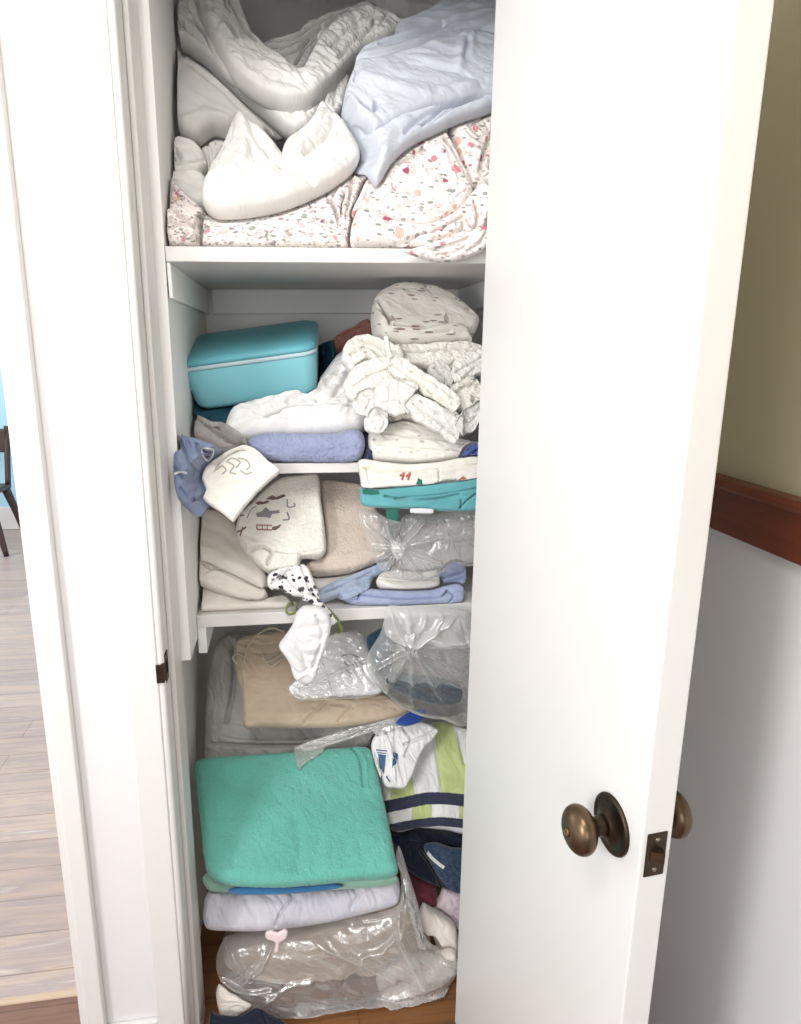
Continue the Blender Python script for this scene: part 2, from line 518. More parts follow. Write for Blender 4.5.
# ================================================================== materials in use
WHITE = paint('white_gloss_paint', srgb(219, 217, 214), .38)
WALLW = paint('white_wall_paint', srgb(222, 221, 221), .6)
CLOSET = paint('closet_paint', srgb(238, 238, 236), .6)
OLIVE = paint('olive_beige_paint', srgb(186, 178, 148), .7)
BLUEW = paint('light_blue_paint', srgb(170, 212, 230), .7)
BRONZE = metal('aged_bronze', srgb(104, 86, 66), .33)
DKBRONZE = metal('dark_bronze', srgb(70, 58, 48), .42)
def wood(name, cols, plank=None, rough=.4, along=(1, 12, 12)):
    t = NT(name); v = t.obj()
    g = t.noise(t.mapping(v, along), 2.2, 6, .62, .6)
    c = t.ramp(g.outputs[0], [(.25 + .5 * i / (len(cols) - 1), cc) for i, cc in enumerate(cols)])
    if plank:
        b = t.n('ShaderNodeTexBrick', {'Vector': v, 'Color1': (1, 1, 1, 1), 'Color2': (.84, .82, .82, 1), 'Mortar': (.5, .45, .42, 1), 'Scale': 1.0,
                'Mortar Size': .002, 'Brick Width': plank[0], 'Row Height': plank[1], 'Bias': 0.0})
        nd = t.n('ShaderNodeMix', {0: .8, 6: c, 7: b.outputs[0]}, data_type='RGBA', blend_type='MULTIPLY'); c = nd.outputs[2]
    t.bsdf(ins={'Base Color': c, 'Roughness': rough, 'Normal': t.bump(g.outputs[0], .05, .002)})
    return t.m
PLANKS = wood('laminate_planks', [srgb(132, 110, 96), srgb(184, 164, 150), srgb(160, 146, 142), srgb(204, 190, 178)], (1.2, .13), .32)
HALLFL = wood('hall_floor_wood', [srgb(84, 58, 46), srgb(122, 90, 72), srgb(104, 76, 62)], (1.0, .09), .4)
CLFL = wood('closet_floor_wood', [srgb(96, 62, 34), srgb(140, 94, 52), srgb(116, 76, 42)], (1.0, .08), .4)
RAILW = wood('chair_rail_wood', [srgb(66, 28, 16), srgb(108, 52, 30), srgb(86, 38, 22)], None, .35, (14, 1.2, 14))
DKWOOD = wood('dark_chair_wood', [srgb(36, 22, 20), srgb(58, 36, 30)], None, .4, (10, 10, 1))

XR = .72          # the wall right of the closet
TOPZ = 2.62
# ---- floors
wallplane('floor', (-.60, -3.2, -.06), (XR, 0.0, 0), HALLFL)
wallplane('floor_left', (-4.2, .235, -.06), (-.463, 5.05, -.002), PLANKS)
wallplane('trim_1', (-1.6, .215, -.06), (-.463, .236, .003), wood('threshold_wood', [srgb(176, 152, 130), srgb(200, 178, 156)], None, .4), bev=.004)
wallplane('floor_doorway', (-1.6, .0, -.06), (-.463, .215, -.001), HALLFL)
wallplane('floor_closet', (-.30, 0.0, -.06), (.56, .80, 0), CLFL)
wallplane('floor_side', (-1.8, -3.2, -.06), (-.60, 0.0, 0), HALLFL)
# ---- the wall with the closet in it
wallplane('wall_front', (-.463, .0, 0), (-.262, .11, TOPZ), WALLW)
wallplane('wall_front_right', (.42, .0, 0), (XR, .11, TOPZ), WALLW)
wallplane('baseboard_front', (-.423, -.014, 0), (-.316, 0, .15), WHITE, bev=.004)
# casing of the doorway to the next room
o = wallplane('trim_2', (-.459, -.022, 0), (-.423, .0, TOPZ), WHITE, bev=.003)
o = wallplane('trim_3', (-.478, -.0, 0), (-.463, .13, TOPZ), WHITE)
# casing of the closet: flat board with a bead at its inner edge
o = wallplane('trim_4', (-.316, -.020, 0), (-.260, .0, 2.244), WHITE, bev=.003)
tube_pts = [(-.2565, -.008, 0), (-.2565, -.008, 2.244)]
o = tube('trim_5', tube_pts, .0085, WHITE, n=14, sp=.5); o['kind'] = 'structure'
wallplane('wall_front_over', (-.262, .0, 2.25), (.42, .11, TOPZ), WALLW)
wallplane('trim_11', (-.316, -.020, 2.245), (.47, .0, 2.31), WHITE, bev=.003)
# jamb and door stop
jamb = wallplane('trim_6', (-.262, .0, 0), (-.250, .13, TOPZ), WHITE)
wallplane('trim_7', (-.250, .045, 0), (-.240, .13, TOPZ), WHITE, bev=.002)
wallplane('trim_8', (.405, .0, 0), (.42, .13, TOPZ), WHITE)
# ---- inside of the closet
wallplane('wall_closet_left', (-.30, .131, .93), (-.222, .75, TOPZ), CLOSET)
wallplane('wall_closet_left_lower', (-.30, .131, 0), (-.278, .75, .93), CLOSET)
wallplane('wall_closet_right', (.51, .11, 0), (.56, .80, TOPZ), CLOSET)
wallplane('wall_closet_back', (-.31, .75, 0), (.56, .80, TOPZ), CLOSET)
wallplane('ceiling_closet', (-.262, .0, TOPZ), (.56, .80, TOPZ + .05), CLOSET)
# ---- the hall round the viewer
wallplane('ceiling', (-1.8, -3.2, TOPZ), (XR, .0, TOPZ + .06), WALLW)
wallplane('wall_hall_back', (-1.8, -3.3, 0), (XR + .1, -3.2, TOPZ), WALLW)
# ---- right wall: wainscot, chair rail, olive paint above
rb = atX(801, 567, XR - .02)[2]; rt = atX(801, 507, XR - .04)[2]
wallplane('wall_right', (XR, -3.2, 0), (XR + .1, .11, rb + .01), WALLW)
wallplane('wall_right_upper', (XR, -3.2, rb + .01), (XR + .1, .11, TOPZ), OLIVE)
wallplane('trim_9', (XR - .02, -3.2, rb), (XR, .0, rt - .012), RAILW, bev=.003)
wallplane('trim_10', (XR - .036, -3.2, rt - .014), (XR, .0, rt + .004), RAILW, bev=.006)
# ---- next room, seen through the doorway
wallplane('wall_far', (-4.2, 5.0, 0), (.6, 5.1, TOPZ), BLUEW)
wallplane('baseboard_far', (-4.2, 4.98, 0), (.6, 5.0, .2), WHITE, bev=.004)

# strike plate let into the jamb
def strike():
    p = atY(164, 669, .0)
    zc = p[2]; x0 = -.2495
    bm = bmesh.new()
    box_bm(bm, (x0 - .001, -.004, zc - .029), (x0 + .0018, .026, zc + .029), .0008, 1)
    box_bm(bm, (x0 - .013, -.0215, zc - .019), (x0 + .0018, -.0195, zc + .019), .0006, 1)
    box_bm(bm, (x0 - .004, -.021, zc - .019), (x0 + .0018, .0, zc + .019), .0006, 1)
    s = bm_obj('strike_plate', bm, DKBRONZE, jamb)
    bm = bmesh.new(); box_bm(bm, (x0 + .0012, .006, zc - .012), (x0 + .0026, .018, zc + .012), .0005, 1)
    bm_obj('latch_hole', bm, metal('black_hole', srgb(20, 17, 15), .7), s)
    return zc
ZL = strike()

# ---- closet door, standing open
def door():
    hinge = atY(475, 512, .0); hx, hy = hinge[0], .0
    lt = CAM + ray(640, 857) * ((ZL - CAM[2]) / ray(640, 857)[2])     # latch edge, face side
    D = math.hypot(lt[0] - hx, lt[1] - hy); a = math.atan2(lt[1] - hy, lt[0] - hx)
    W = D; TH = .043
    M = Matrix.Translation((hx, hy, 0)) @ Matrix.Rotation(a, 4, 'Z')   # x along the door, +y is the outside (right-hand) face
    d = box('door_1', (0, 0, .012), (W, TH, 2.232), WHITE, bev=.0025, mtx=M)
    tag(d, 'white painted closet door standing open with bronze knobs', None, None, 'structure')
    R90 = Matrix.Rotation(math.radians(90), 4, 'X')
    kx = W - .062
    for side in (0, 1):
        # knob turned about the door's normal; local z points away from the door
        base = M @ Matrix.Translation((kx, 0 if side == 0 else TH, ZL)) @ Matrix.Rotation(math.radians(90 if side == 0 else -90), 4, 'X')
        KS = 1.17
        rose = [(.0, -.001), (.0335, -.001), (.0345, .002), (.0335, .0045), (.029, .0065), (.0285, .0055), (.020, .0085), (.0135, .011), (.0125, .013), (.004, .013)]
        neck = [(.004, .010), (.0125, .010), (.0115, .020), (.0105, .026), (.0115, .030), (.014, .032), (.014, .0335), (.005, .0335)]
        egg = [(.001, .032)] + [(.0275 * math.sin(t) ** .8 if 0 < t < math.pi else .001, .0485 - .0185 * math.cos(t)) for t in np.linspace(.15, math.pi - .12, 22)] + [(.0015, .067)]
        rose = [(r * KS, z) for r, z in rose]; neck = [(r * KS, z) for r, z in neck]; egg = [(r * KS, z) for r, z in egg]
        k = lathe('doorknob', egg, BRONZE, base, d, 48)
        lathe('rose', rose, DKBRONZE, base, k, 48)
        lathe('neck', neck, DKBRONZE, base, k, 40)
        if side == 0:   # small turn button with its slot in the knob
            lathe('turn_button', [(.001, .0665), (.0072, .0660), (.0066, .0685), (.001, .0692)], BRONZE, base, k, 20)
            bm = bmesh.new(); box_bm(bm, (-.0056, -.0010, .0688), (.0056, .0010, .0698), 0, 1, base)
            bm_obj('slot', bm, metal('brass_slot', srgb(196, 180, 140), .3), k)
    # latch plate on the edge
    bm = bmesh.new(); box_bm(bm, (W - .001, TH / 2 - .0140, ZL - .031), (W + .0016, TH / 2 + .0140, ZL + .031), .0007, 1, M)
    lp = bm_obj('latch_plate', bm, DKBRONZE, d)
    # bevelled spring bolt
    pr = [(W + .001, TH / 2 - .0085), (W + .004, TH / 2 - .0075), (W + .0115, TH / 2 + .0055), (W + .001, TH / 2 + .0085)]
    vs = [M @ Vector((x, y, z)) for z in (ZL - .0075, ZL + .0075) for x, y in pr]
    me = bpy.data.meshes.new('latch_bolt'); me.from_pydata([tuple(v) for v in vs], [], [(0, 1, 2, 3), (7, 6, 5, 4), (0, 4, 5, 1), (1, 5, 6, 2), (2, 6, 7, 3), (3, 7, 4, 0)])
    link('latch_bolt', me, BRONZE, lp, False)
    for s in (-1, 1):
        b = M @ Matrix.Translation((W + .001, TH / 2, ZL + s * .0215)) @ Matrix.Rotation(math.radians(90), 4, 'Y')
        lathe('screw', [(.0005, 0), (.0034, 0), (.0028, .0012), (.0005, .0014)], metal('bright_screw', srgb(150, 140, 124), .3), b, lp, 16)
    return d, M, W, TH
DOOR, DM, DW, DTH = door()

# ---- shelves with cleats
def shelf(name, label, Yf, ztop, th, cleat_h, tilt=0.0, xr=.51, ct=.019):
    bm = bmesh.new(); box_bm(bm, (-.2215, Yf, ztop - th), (xr - .0005, .7495, ztop), .002, 2)
    s = bm_obj(name, bm, WHITE); tag(s, label, 'shelf', None)
    for nm, lo, hi in (('cleat', (-.2215, Yf + .004, ztop - th - cleat_h), (-.2215 + ct, .7495, ztop - th - .0005)),
                       ('cleat', (xr - .02, Yf + .004, ztop - th - cleat_h), (xr - .0005, .7495, ztop - th - .0005)),
                       ('cleat', (-.2020, .731, ztop - th - cleat_h), (xr - .0205, .7495, ztop - th - .0005))):
        b = box(nm, lo, hi, CLOSET, bev=.0015, parent=s)
    if tilt:
        TM = Matrix.Translation((-.2215, 0, ztop)) @ Matrix.Rotation(-math.radians(tilt), 4, 'Y') @ Matrix.Translation((.2215, 0, -ztop))
        for q in [s] + list(s.children): q.data.transform(TM)
    return s
Y1, Y2, Y3 = .13, .245, .245
Z1 = atY(300, 251, Y1)[2]; t1 = Z1 - atY(300, 266, Y1)[2]
Z2 = atY(325, 463, Y2)[2]; t2 = Z2 - atY(325, 473, Y2)[2]
Z3 = atY(300, 611, Y3)[2]; t3 = Z3 - atY(300, 623, Y3)[2]
S1 = shelf('closet_shelf', 'upper white closet shelf under crumpled sheets and floral bedding', Y1, Z1, t1, .065, 1.5, .5085, .007)
S2 = shelf('closet_shelf', 'middle white closet shelf beneath the teal case and blue towel', Y2, Z2, t2, .03)
S3 = shelf('closet_shelf', 'lower white closet shelf beneath the beige folded blankets', Y3, Z3, t3, .065)
print('Z', Z1, t1, Z2, t2, Z3, t3, 'rail', rb, rt, 'latch', ZL)

# ---- dark chair in the next room: only a splayed leg shows past the door casing
def chair():
    tip = atZ(8, 556, 0.0); top = tip + np.array([-.10, .02, .46])
    c = empty('dining_chair', (tip[0] - .3, tip[1] + .2, 0))
    tag(c, 'dark wooden chair whose splayed leg shows through the left doorway', 'chair')
    cx, cy = tip[0] - .30, tip[1] + .22
    def P(o): o.parent = c; o.matrix_parent_inverse = Matrix.Translation(-Vector(c.location)); return o
    P(box('seat', (cx - .24, cy - .22, .45), (cx + .22, cy + .22, .49), DKWOOD, bev=.012))
    for sx in (-1, 1):
        for sy in (-1, 1):
            b = (cx + sx * .29, cy + sy * .22, 0); t = (cx + sx * .19, cy + sy * .17, .45)
            P(tube('leg', [b, ((b[0] + t[0]) / 2, (b[1] + t[1]) / 2, .25), t], .034, DKWOOD, n=12, sp=.05, taper=[.55, 1.0]))
    for sx in (-1, 1):
        P(tube('back_post', [(cx + sx * .2, cy + .2, .48), (cx + sx * .22, cy + .26, .95)], .022, DKWOOD, n=10, sp=.05))
    P(box('backrest', (cx - .22, cy + .225, .74), (cx + .22, cy + .25, .93), DKWOOD, bev=.01))
chair()

# ================================================================== fabrics
CREAM = cloth('cream_cotton', srgb(229, 227, 222), scale=8)
GREYW = cloth('greyish_white_cotton', srgb(208, 206, 201), scale=8)
BRIGHT = cloth('bright_white_cotton', srgb(234, 232, 227), scale=8)
PALEBLUE = cloth('pale_blue_cotton', srgb(206, 212, 224), scale=8)
GREYPILL = cloth('pale_grey_cotton', srgb(198, 197, 197), scale=8)
PINK, BURG, ROSE = srgb(214, 140, 150), srgb(168, 84, 108), srgb(226, 176, 166)
GRN, GRY, MAUVE = srgb(142, 148, 140), srgb(170, 166, 168), srgb(190, 170, 180)
FLORAL = floral('red_floral_cotton', srgb(236, 229, 224), [
    (105, .36, 1, .3, 3.1, .45, [srgb(214, 196, 196), srgb(206, 200, 200), srgb(222, 190, 186)], .9),
    (66, .32, 2.2, .9, 7.7, .36, [GRN, GRY, srgb(140, 140, 136)], .95),
    (70, .30, .5, -.5, 12.3, .25, [GRY, MAUVE], .9),
    (50, .36, 1, 0, 5.4, .2, [BURG, PINK, srgb(200, 104, 126), ROSE], 1.0)])
FLORALG = floral('grey_floral_cotton', srgb(232, 224, 220), [
    (120, .38, 1.6, .4, 2.1, .6, [srgb(190, 180, 182), srgb(176, 168, 172), srgb(206, 186, 184)], .9),
    (80, .34, 2.0, 1.1, 8.8, .5, [srgb(140, 134, 138), srgb(160, 140, 150), GRN], .9),
    (66, .28, 1, 0, 4.4, .16, [srgb(196, 130, 140), srgb(214, 170, 140)], .9)])

def lip(pl, a, w=.03): return ('s', pl, a, w)
def val(pl, a, w=.004): return ('v', pl, a, w)
def rdg(pl, a, w=.01): return ('r', pl, a, w)


# ------------------------------------------------------------------ top shelf
def top_shelf():
    # bright white pillowcase: a thick roll in front, two peaks of cloth behind it
    white = soft('pillowcase', [(204, 206), (203, 192), (207, 180), (218, 172), (236, 168), (258, 168), (278, 170), (294, 168), (312, 158), (330, 146), (344, 140), (354, 148), (359, 160), (350, 172), (332, 185), (308, 197), (284, 206), (262, 211), (240, 214), (216, 214)],
        lean(280, 140, .235, 214, .150), .026, .025, .016, 2.6,
        [rdg([(212, 198), (250, 200), (290, 190), (335, 166)], .008, .025), val([(250, 192), (236, 186), (228, 180)], .005, .006), val([(284, 176), (300, 186), (312, 190)], .010, .008), val([(330, 152), (318, 164), (300, 176)], .006, .006), val([(240, 172), (252, 184), (270, 190)], .004, .006)],
        [(.006, .04, 25, 2.4), (.002, .014, 35, 2.4)], BRIGHT, 'bright white pillowcase folded in a V in the middle of the top shelf', 'pillowcase', seed=17)
    soft('fold', [(207, 192), (210, 172), (219, 158), (226, 142), (232, 126), (240, 122), (252, 128), (266, 138), (278, 152), (287, 166), (288, 182), (262, 190), (230, 190)],
        lean(248, 122, .30, 190, .20), .028, .02, .022, 2.3, [val([(233, 128), (230, 148), (216, 170)], .006, .005), rdg([(241, 126), (246, 150), (242, 172)], .012, .012), val([(250, 132), (258, 150), (270, 166)], .004, .006), val([(226, 150), (222, 164)], .004, .004)],
        [(.004, .03, 60, 2.4), (.0018, .012, 60, 2)], BRIGHT, seed=18, parent=white)
    soft('fold', [(282, 168), (284, 150), (296, 139), (308, 131), (318, 116), (330, 118), (344, 129), (353, 143), (360, 158), (350, 168), (326, 178), (300, 184)],
        lean(320, 116, .31, 184, .20), .032, .02, .024, 2.3, [rdg([(320, 122), (312, 144), (294, 166)], .012, .016), val([(334, 132), (326, 150), (306, 168)], .006, .006), val([(300, 142), (294, 156)], .004, .005)],
        [(.004, .03, -50, 2.4), (.0018, .012, -50, 2)], BRIGHT, seed=19, parent=white)
    # pale blue sheet
    blue = soft('bed_sheet', [(357, 66), (374, 64), (402, 57), (420, 51), (442, 42), (470, 38), (502, 26), (502, 98), (476, 102), (450, 108), (428, 113), (402, 122), (384, 132), (374, 136), (362, 124), (352, 116), (343, 116), (344, 98), (350, 80)],
        lean(420, 26, .34, 136, .205), .024, .025, .016, 2.6,
        [rdg([(350, 84), (380, 90), (425, 104)], .007, .014), rdg([(362, 78), (400, 86), (430, 96)], .004, .014), rdg([(462, 46), (458, 62), (456, 80)], .006, .010), rdg([(470, 44), (468, 62)], .004, .008), val([(466, 50), (462, 70)], .004, .005), val([(362, 112), (372, 118), (376, 112)], .012, .005), rdg([(430, 70), (460, 74), (494, 70)], .004, .02), val([(352, 72), (356, 80), (354, 90)], .006, .004), rdg([(440, 100), (470, 94), (496, 86)], .006, .010)],
        [(.004, .06, 15, 2.2), (.0012, .02, 30, 2)], PALEBLUE, 'pale blue sheet draped over the flowered bedding at top right', 'sheet', seed=21, avoid=[white])
    soft('fold', [(343, 112), (352, 114), (364, 120), (376, 130), (390, 122), (416, 111), (446, 103), (476, 98), (502, 92), (502, 104), (484, 112), (462, 119), (440, 129), (414, 142), (394, 159), (378, 183), (368, 174), (352, 156), (343, 140)],
        lean(400, 92, .265, 183, .155), .020, .02, .014, 2.4, [val([(420, 132), (442, 114), (470, 106)], .010, .004), val([(404, 140), (424, 122), (446, 112)], .007, .004), rdg([(384, 172), (386, 144), (404, 128)], .007, .012), val([(430, 128), (456, 112), (480, 104)], .007, .003), rdg([(362, 140), (372, 158)], .004, .012), val([(352, 124), (366, 136), (380, 142)], .004, .006)],
        [(.003, .04, -30, 2.2), (.001, .015, -30, 2)], PALEBLUE, seed=22, parent=blue, avoid=[white])
    soft('fold', [(355, 68), (360, 58), (372, 52), (392, 46), (396, 32), (420, 22), (445, 8), (470, 0), (486, 6), (502, 20), (502, 34), (470, 44), (440, 50), (410, 60), (376, 70)],
        lean(430, 0, .44, 70, .29), .03, .02, .02, 2.4, [lip([(362, 62), (390, 54), (420, 46), (450, 34), (494, 22)], -.006, .02), rdg([(400, 44), (440, 30), (480, 14)], .006, .02), val([(380, 58), (410, 50), (440, 38)], .005, .005)],
        [(.004, .05, -25, 2.4), (.001, .02, -25, 2)], PALEBLUE, seed=23, parent=blue, avoid=[white])
    # flowered sheets
    fr = soft('floral_sheet', [(350, 240), (352, 224), (358, 214), (374, 216), (396, 226), (426, 228), (452, 216), (470, 196), (482, 178), (496, 168), (500, 190), (500, 226), (492, 244), (478, 253), (456, 261), (438, 262), (420, 257), (400, 251), (372, 249), (354, 248)],
        lean(430, 168, .22, 262, .135), .035, .03, .025, 2.3,
        [lip([(392, 252), (418, 247), (444, 237), (462, 226)], .012, .02), val([(396, 250), (422, 244), (448, 233), (460, 226)], .012, .0035), val([(478, 242), (486, 222), (490, 200)], .012, .004), val([(468, 206), (474, 224), (470, 244)], .010, .0035), val([(380, 228), (400, 236), (424, 238)], .004, .006), val([(458, 236), (466, 248)], .008, .003), rdg([(476, 190), (484, 210), (480, 234)], .010, .008), val([(430, 250), (446, 246), (458, 240)], .007, .003)],
        [(.006, .045, 25, 2.0), (.002, .015, 40, 1.8)], FLORAL, 'red flowered white sheet bundled at the right end of the top shelf', 'sheet', sp=.0022, seed=5, avoid=[white, blue], rest=[S1], restwide=.02)
    soft('fold', [(352, 216), (358, 200), (366, 184), (380, 172), (396, 158), (424, 142), (440, 134), (452, 150), (466, 178), (472, 196), (456, 216), (428, 229), (398, 227), (374, 218)],
        lean(415, 134, .26, 229, .165), .03, .02, .022, 2.4, [rdg([(430, 144), (440, 165), (450, 190)], .010, .010), val([(440, 140), (450, 164), (462, 188)], .008, .0035), val([(396, 172), (412, 164), (428, 150)], .009, .005), rdg([(400, 184), (418, 172), (436, 164)], .006, .010), val([(372, 186), (366, 204)], .006, .006)],
        [(.005, .04, 30, 2), (.0015, .015, 20, 2)], FLORAL, seed=6, parent=fr, sp=.0022, avoid=[white, blue], rest=[S1], restwide=.02)
    soft('fold', [(448, 128), (460, 118), (478, 108), (502, 104), (502, 182), (488, 186), (472, 192), (464, 180), (456, 160), (450, 144)],
        lean(476, 104, .33, 192, .21), .03, .02, .022, 2.4, [val([(480, 116), (470, 124), (456, 130)], .009, .0035), val([(494, 120), (482, 126), (470, 136)], .008, .0035), rdg([(460, 140), (472, 160), (480, 180)], .007, .012), val([(490, 140), (482, 160), (476, 182)], .008, .004)],
        [(.005, .035, 50, 2), (.0015, .015, 40, 2)], FLORAL, seed=7, parent=fr, sp=.0022, avoid=[white, blue], rest=[S1], restwide=.02)
    soft('fold', ribbon([(428, 140), (440, 150), (452, 170), (464, 192)], 17), lean(445, 138, .215, 196, .165), .008, .008, .008, 2.2, [val([(430, 144), (446, 164), (460, 190)], .003, .003)], [(.003, .02, 50, 2)], FLORAL, seed=9, parent=fr, sp=.002, avoid=[white, blue])
    soft('fold', [(404, 252), (418, 247), (444, 241), (466, 232), (486, 226), (493, 236), (486, 248), (472, 256), (452, 262), (436, 262), (420, 258)], lean(448, 226, .098, 262, .098), .016, .014, .010, 2.4, [val([(412, 252), (440, 249), (466, 240)], .006, .003), val([(466, 252), (478, 244), (484, 234)], .006, .003), val([(436, 256), (452, 254), (464, 248)], .005, .003)], [(.004, .02, 15, 2)], FLORAL, seed=10, parent=fr, sp=.002)
    fl = soft('floral_sheet', [(205, 250), (204, 240), (214, 234), (236, 230), (258, 234), (272, 239), (292, 234), (316, 230), (340, 234), (350, 240), (352, 250), (300, 250), (250, 250)],
        lean(280, 230, .185, 250, .155), .026, .025, .012, 2.2, [val([(246, 238), (262, 246), (276, 240), (292, 246)], .012, .0035), val([(220, 244), (236, 238), (250, 244)], .008, .003), val([(300, 240), (320, 246), (344, 242)], .008, .003), rdg([(266, 248), (276, 242), (290, 248)], .008, .006)],
        [(.006, .022, 5, 2.2), (.002, .012, 15, 2)], FLORALG, 'small flowered sheet crumpled along the front edge of the top shelf', 'sheet', sp=.002, seed=8, avoid=[white, fr, blue], rest=[S1], wob=.003)
    for i, (ol, ys, vs) in enumerate([
        ([(204, 232), (206, 222), (220, 216), (240, 216), (262, 218), (290, 220), (318, 226), (342, 232), (350, 238), (330, 242), (296, 240), (262, 240), (230, 238)], (216, .20, 242, .165), [val([(214, 228), (236, 222), (262, 226), (290, 228)], .007, .003), val([(300, 230), (322, 234), (342, 238)], .007, .003), val([(236, 234), (256, 230), (276, 234)], .006, .003)]),
        ([(214, 222), (226, 210), (250, 206), (284, 202), (314, 196), (322, 208), (326, 222), (318, 228), (290, 224), (258, 222), (232, 222)], (196, .23, 228, .18), [val([(226, 216), (250, 212), (280, 210), (308, 204)], .006, .003), val([(300, 200), (312, 216), (318, 226)], .006, .003)]),
        ([(312, 196), (326, 188), (342, 180), (346, 196), (340, 216), (350, 236), (334, 240), (322, 222)], (180, .22, 240, .17), [val([(324, 194), (334, 214), (340, 234)], .010, .0035), val([(338, 190), (332, 204), (338, 222)], .009, .003)]),
        ([(340, 182), (352, 174), (364, 172), (366, 188), (356, 204), (350, 222), (352, 238), (344, 232), (340, 214), (344, 198)], (172, .22, 238, .17), [val([(352, 178), (350, 196), (346, 220)], .012, .004), rdg([(358, 180), (354, 200)], .006, .006)])]):
        soft('fold', ol, lean(280, *ys), .022, .016, .012, 2.2, vs, [(.005, .022, 10, 2.2), (.002, .012, 20, 2)], FLORALG, seed=60 + i, parent=fl, sp=.002, avoid=[white, fr, blue], rest=[S1], wob=.003)
    fc = soft('floral_sheet', [(162, 222), (170, 216), (186, 212), (202, 214), (212, 228), (212, 242), (204, 249), (186, 250), (172, 248), (164, 240)],
        lean(190, 212, .20, 250, .155), .028, .025, .018, 2.3, [val([(170, 230), (186, 236), (204, 232)], .007, .003), val([(176, 220), (190, 232), (206, 244)], .008, .003), rdg([(172, 240), (200, 238)], .006, .008)],
        [(.005, .02, 40, 3), (.002, .012, 40, 2)], FLORALG, 'small flowered sheet gathered at the left end of the top shelf', 'sheet', sp=.002, seed=12, avoid=[white, fl], rest=[S1], wob=.002)
    soft('fold', [(157, 196), (160, 186), (170, 184), (180, 192), (192, 204), (206, 216), (212, 232), (202, 238), (186, 238), (170, 240), (162, 228)],
        lean(185, 184, .25, 240, .18), .026, .02, .016, 2.3, [val([(164, 194), (178, 210), (194, 236)], .009, .003), val([(174, 194), (190, 214), (204, 234)], .010, .003), val([(184, 202), (198, 220), (208, 232)], .008, .003), val([(160, 204), (168, 222), (178, 238)], .009, .003), val([(168, 190), (184, 212)], .006, .0025), lip([(160, 200), (172, 216), (184, 236)], .01, .012)],
        [(.004, .016, 55, 3), (.002, .01, 50, 2)], FLORALG, seed=13, parent=fc, sp=.002, avoid=[white, fl], rest=[S1])
    # cream swag in overlapping layers
    cream = soft('bed_sheet', [(208, 32), (203, 12), (208, -8), (226, -14), (238, 4), (246, 24), (254, 42), (266, 54), (284, 66), (300, 78), (309, 64), (322, 42), (345, 25), (366, 14), (385, 20), (403, 30), (398, 40), (382, 48), (362, 58), (348, 70), (330, 88), (312, 102), (290, 106), (270, 101), (250, 90), (234, 77), (224, 62), (214, 46)],
        lean(290, 0, .47, 106, .31), .030, .03, .015, 2.8,
        [val([(216, 22), (226, 32), (240, 50)], .025, .005), lip([(212, 20), (226, 38), (246, 56)], .010, .012), val([(228, 8), (240, 32), (256, 54)], .010, .003), val([(222, 6), (234, 30), (250, 50)], .008, .003), val([(206, 10), (208, 34), (220, 54)], .010, .003), val([(338, 70), (352, 54), (370, 46)], .007, .004), val([(344, 36), (360, 32), (372, 26)], .006, .003), val([(250, 74), (272, 90), (296, 94)], .004, .008), val([(330, 60), (346, 44), (366, 36)], .006, .004), rdg([(262, 78), (290, 90), (316, 82)], .006, .014), val([(374, 24), (370, 40), (358, 52)], .006, .003), val([(386, 26), (378, 40)], .004, .003)],
        [(.006, .040, 38, 2.6), (.0030, .014, 40, 3)], CREAM, 'cream sheet heaped in a big swag at the top left of the closet', 'sheet', sp=.0022, seed=25, avoid=[white, blue])
    soft('fold', [(166, 30), (170, 20), (180, 8), (191, 6), (200, 16), (206, 40), (220, 62), (236, 82), (254, 96), (274, 106), (294, 110), (314, 104), (332, 90), (348, 72), (350, 90), (344, 112), (334, 124), (322, 116), (312, 132), (296, 137), (282, 130), (262, 112), (242, 96), (222, 78), (204, 60), (186, 48), (172, 40)],
        lean(280, 6, .50, 137, .335), .030, .03, .018, 2.4,
        [val([(191, 8), (197, 30), (212, 58), (232, 84)], .010, .003), val([(170, 28), (188, 40), (214, 62), (244, 92), (272, 116)], .006, .004), rdg([(176, 24), (196, 44), (226, 72)], .006, .008), val([(178, 34), (184, 36)], .012, .004), val([(326, 92), (324, 106), (321, 118)], .010, .0035), val([(336, 84), (334, 100), (334, 116)], .006, .0035), val([(270, 112), (290, 120), (308, 118)], .005, .006), lip([(326, 94), (330, 106), (326, 118)], .006, .01)],
        [(.005, .03, 40, 2.8), (.0024, .012, 40, 3)], CREAM, seed=26, parent=cream, sp=.0022, avoid=[white, blue])
    soft('fold', [(262, 52), (274, 45), (296, 39), (304, 30), (322, 22), (345, 14), (366, 8), (374, 16), (348, 30), (324, 46), (311, 66), (302, 82), (284, 68)],
        lean(310, 8, .53, 82, .41), .022, .02, .014, 2.3, [val([(270, 56), (288, 55), (304, 46), (322, 34)], .012, .003), val([(282, 64), (298, 58), (314, 42), (336, 26)], .012, .003), val([(296, 72), (304, 58), (318, 44)], .012, .003), val([(306, 38), (326, 28), (350, 18)], .010, .003), val([(276, 50), (296, 46), (308, 38)], .008, .003)],
        [(.004, .018, -35, 3)], CREAM, seed=27, parent=cream, sp=.0022, avoid=[white, blue])
    soft('fold', [(202, 34), (186, 14), (190, 0), (200, -8), (214, -10), (216, 10), (216, 36), (226, 58), (244, 82), (232, 84), (214, 64)],
        lean(210, -10, .49, 84, .375), .018, .016, .012, 2.3, [val([(198, 6), (204, 30), (220, 58)], .008, .003), val([(206, 2), (210, 30), (224, 56)], .007, .003)], [(.003, .02, 60, 3)], CREAM, seed=28, parent=cream, sp=.0022, avoid=[white, blue])
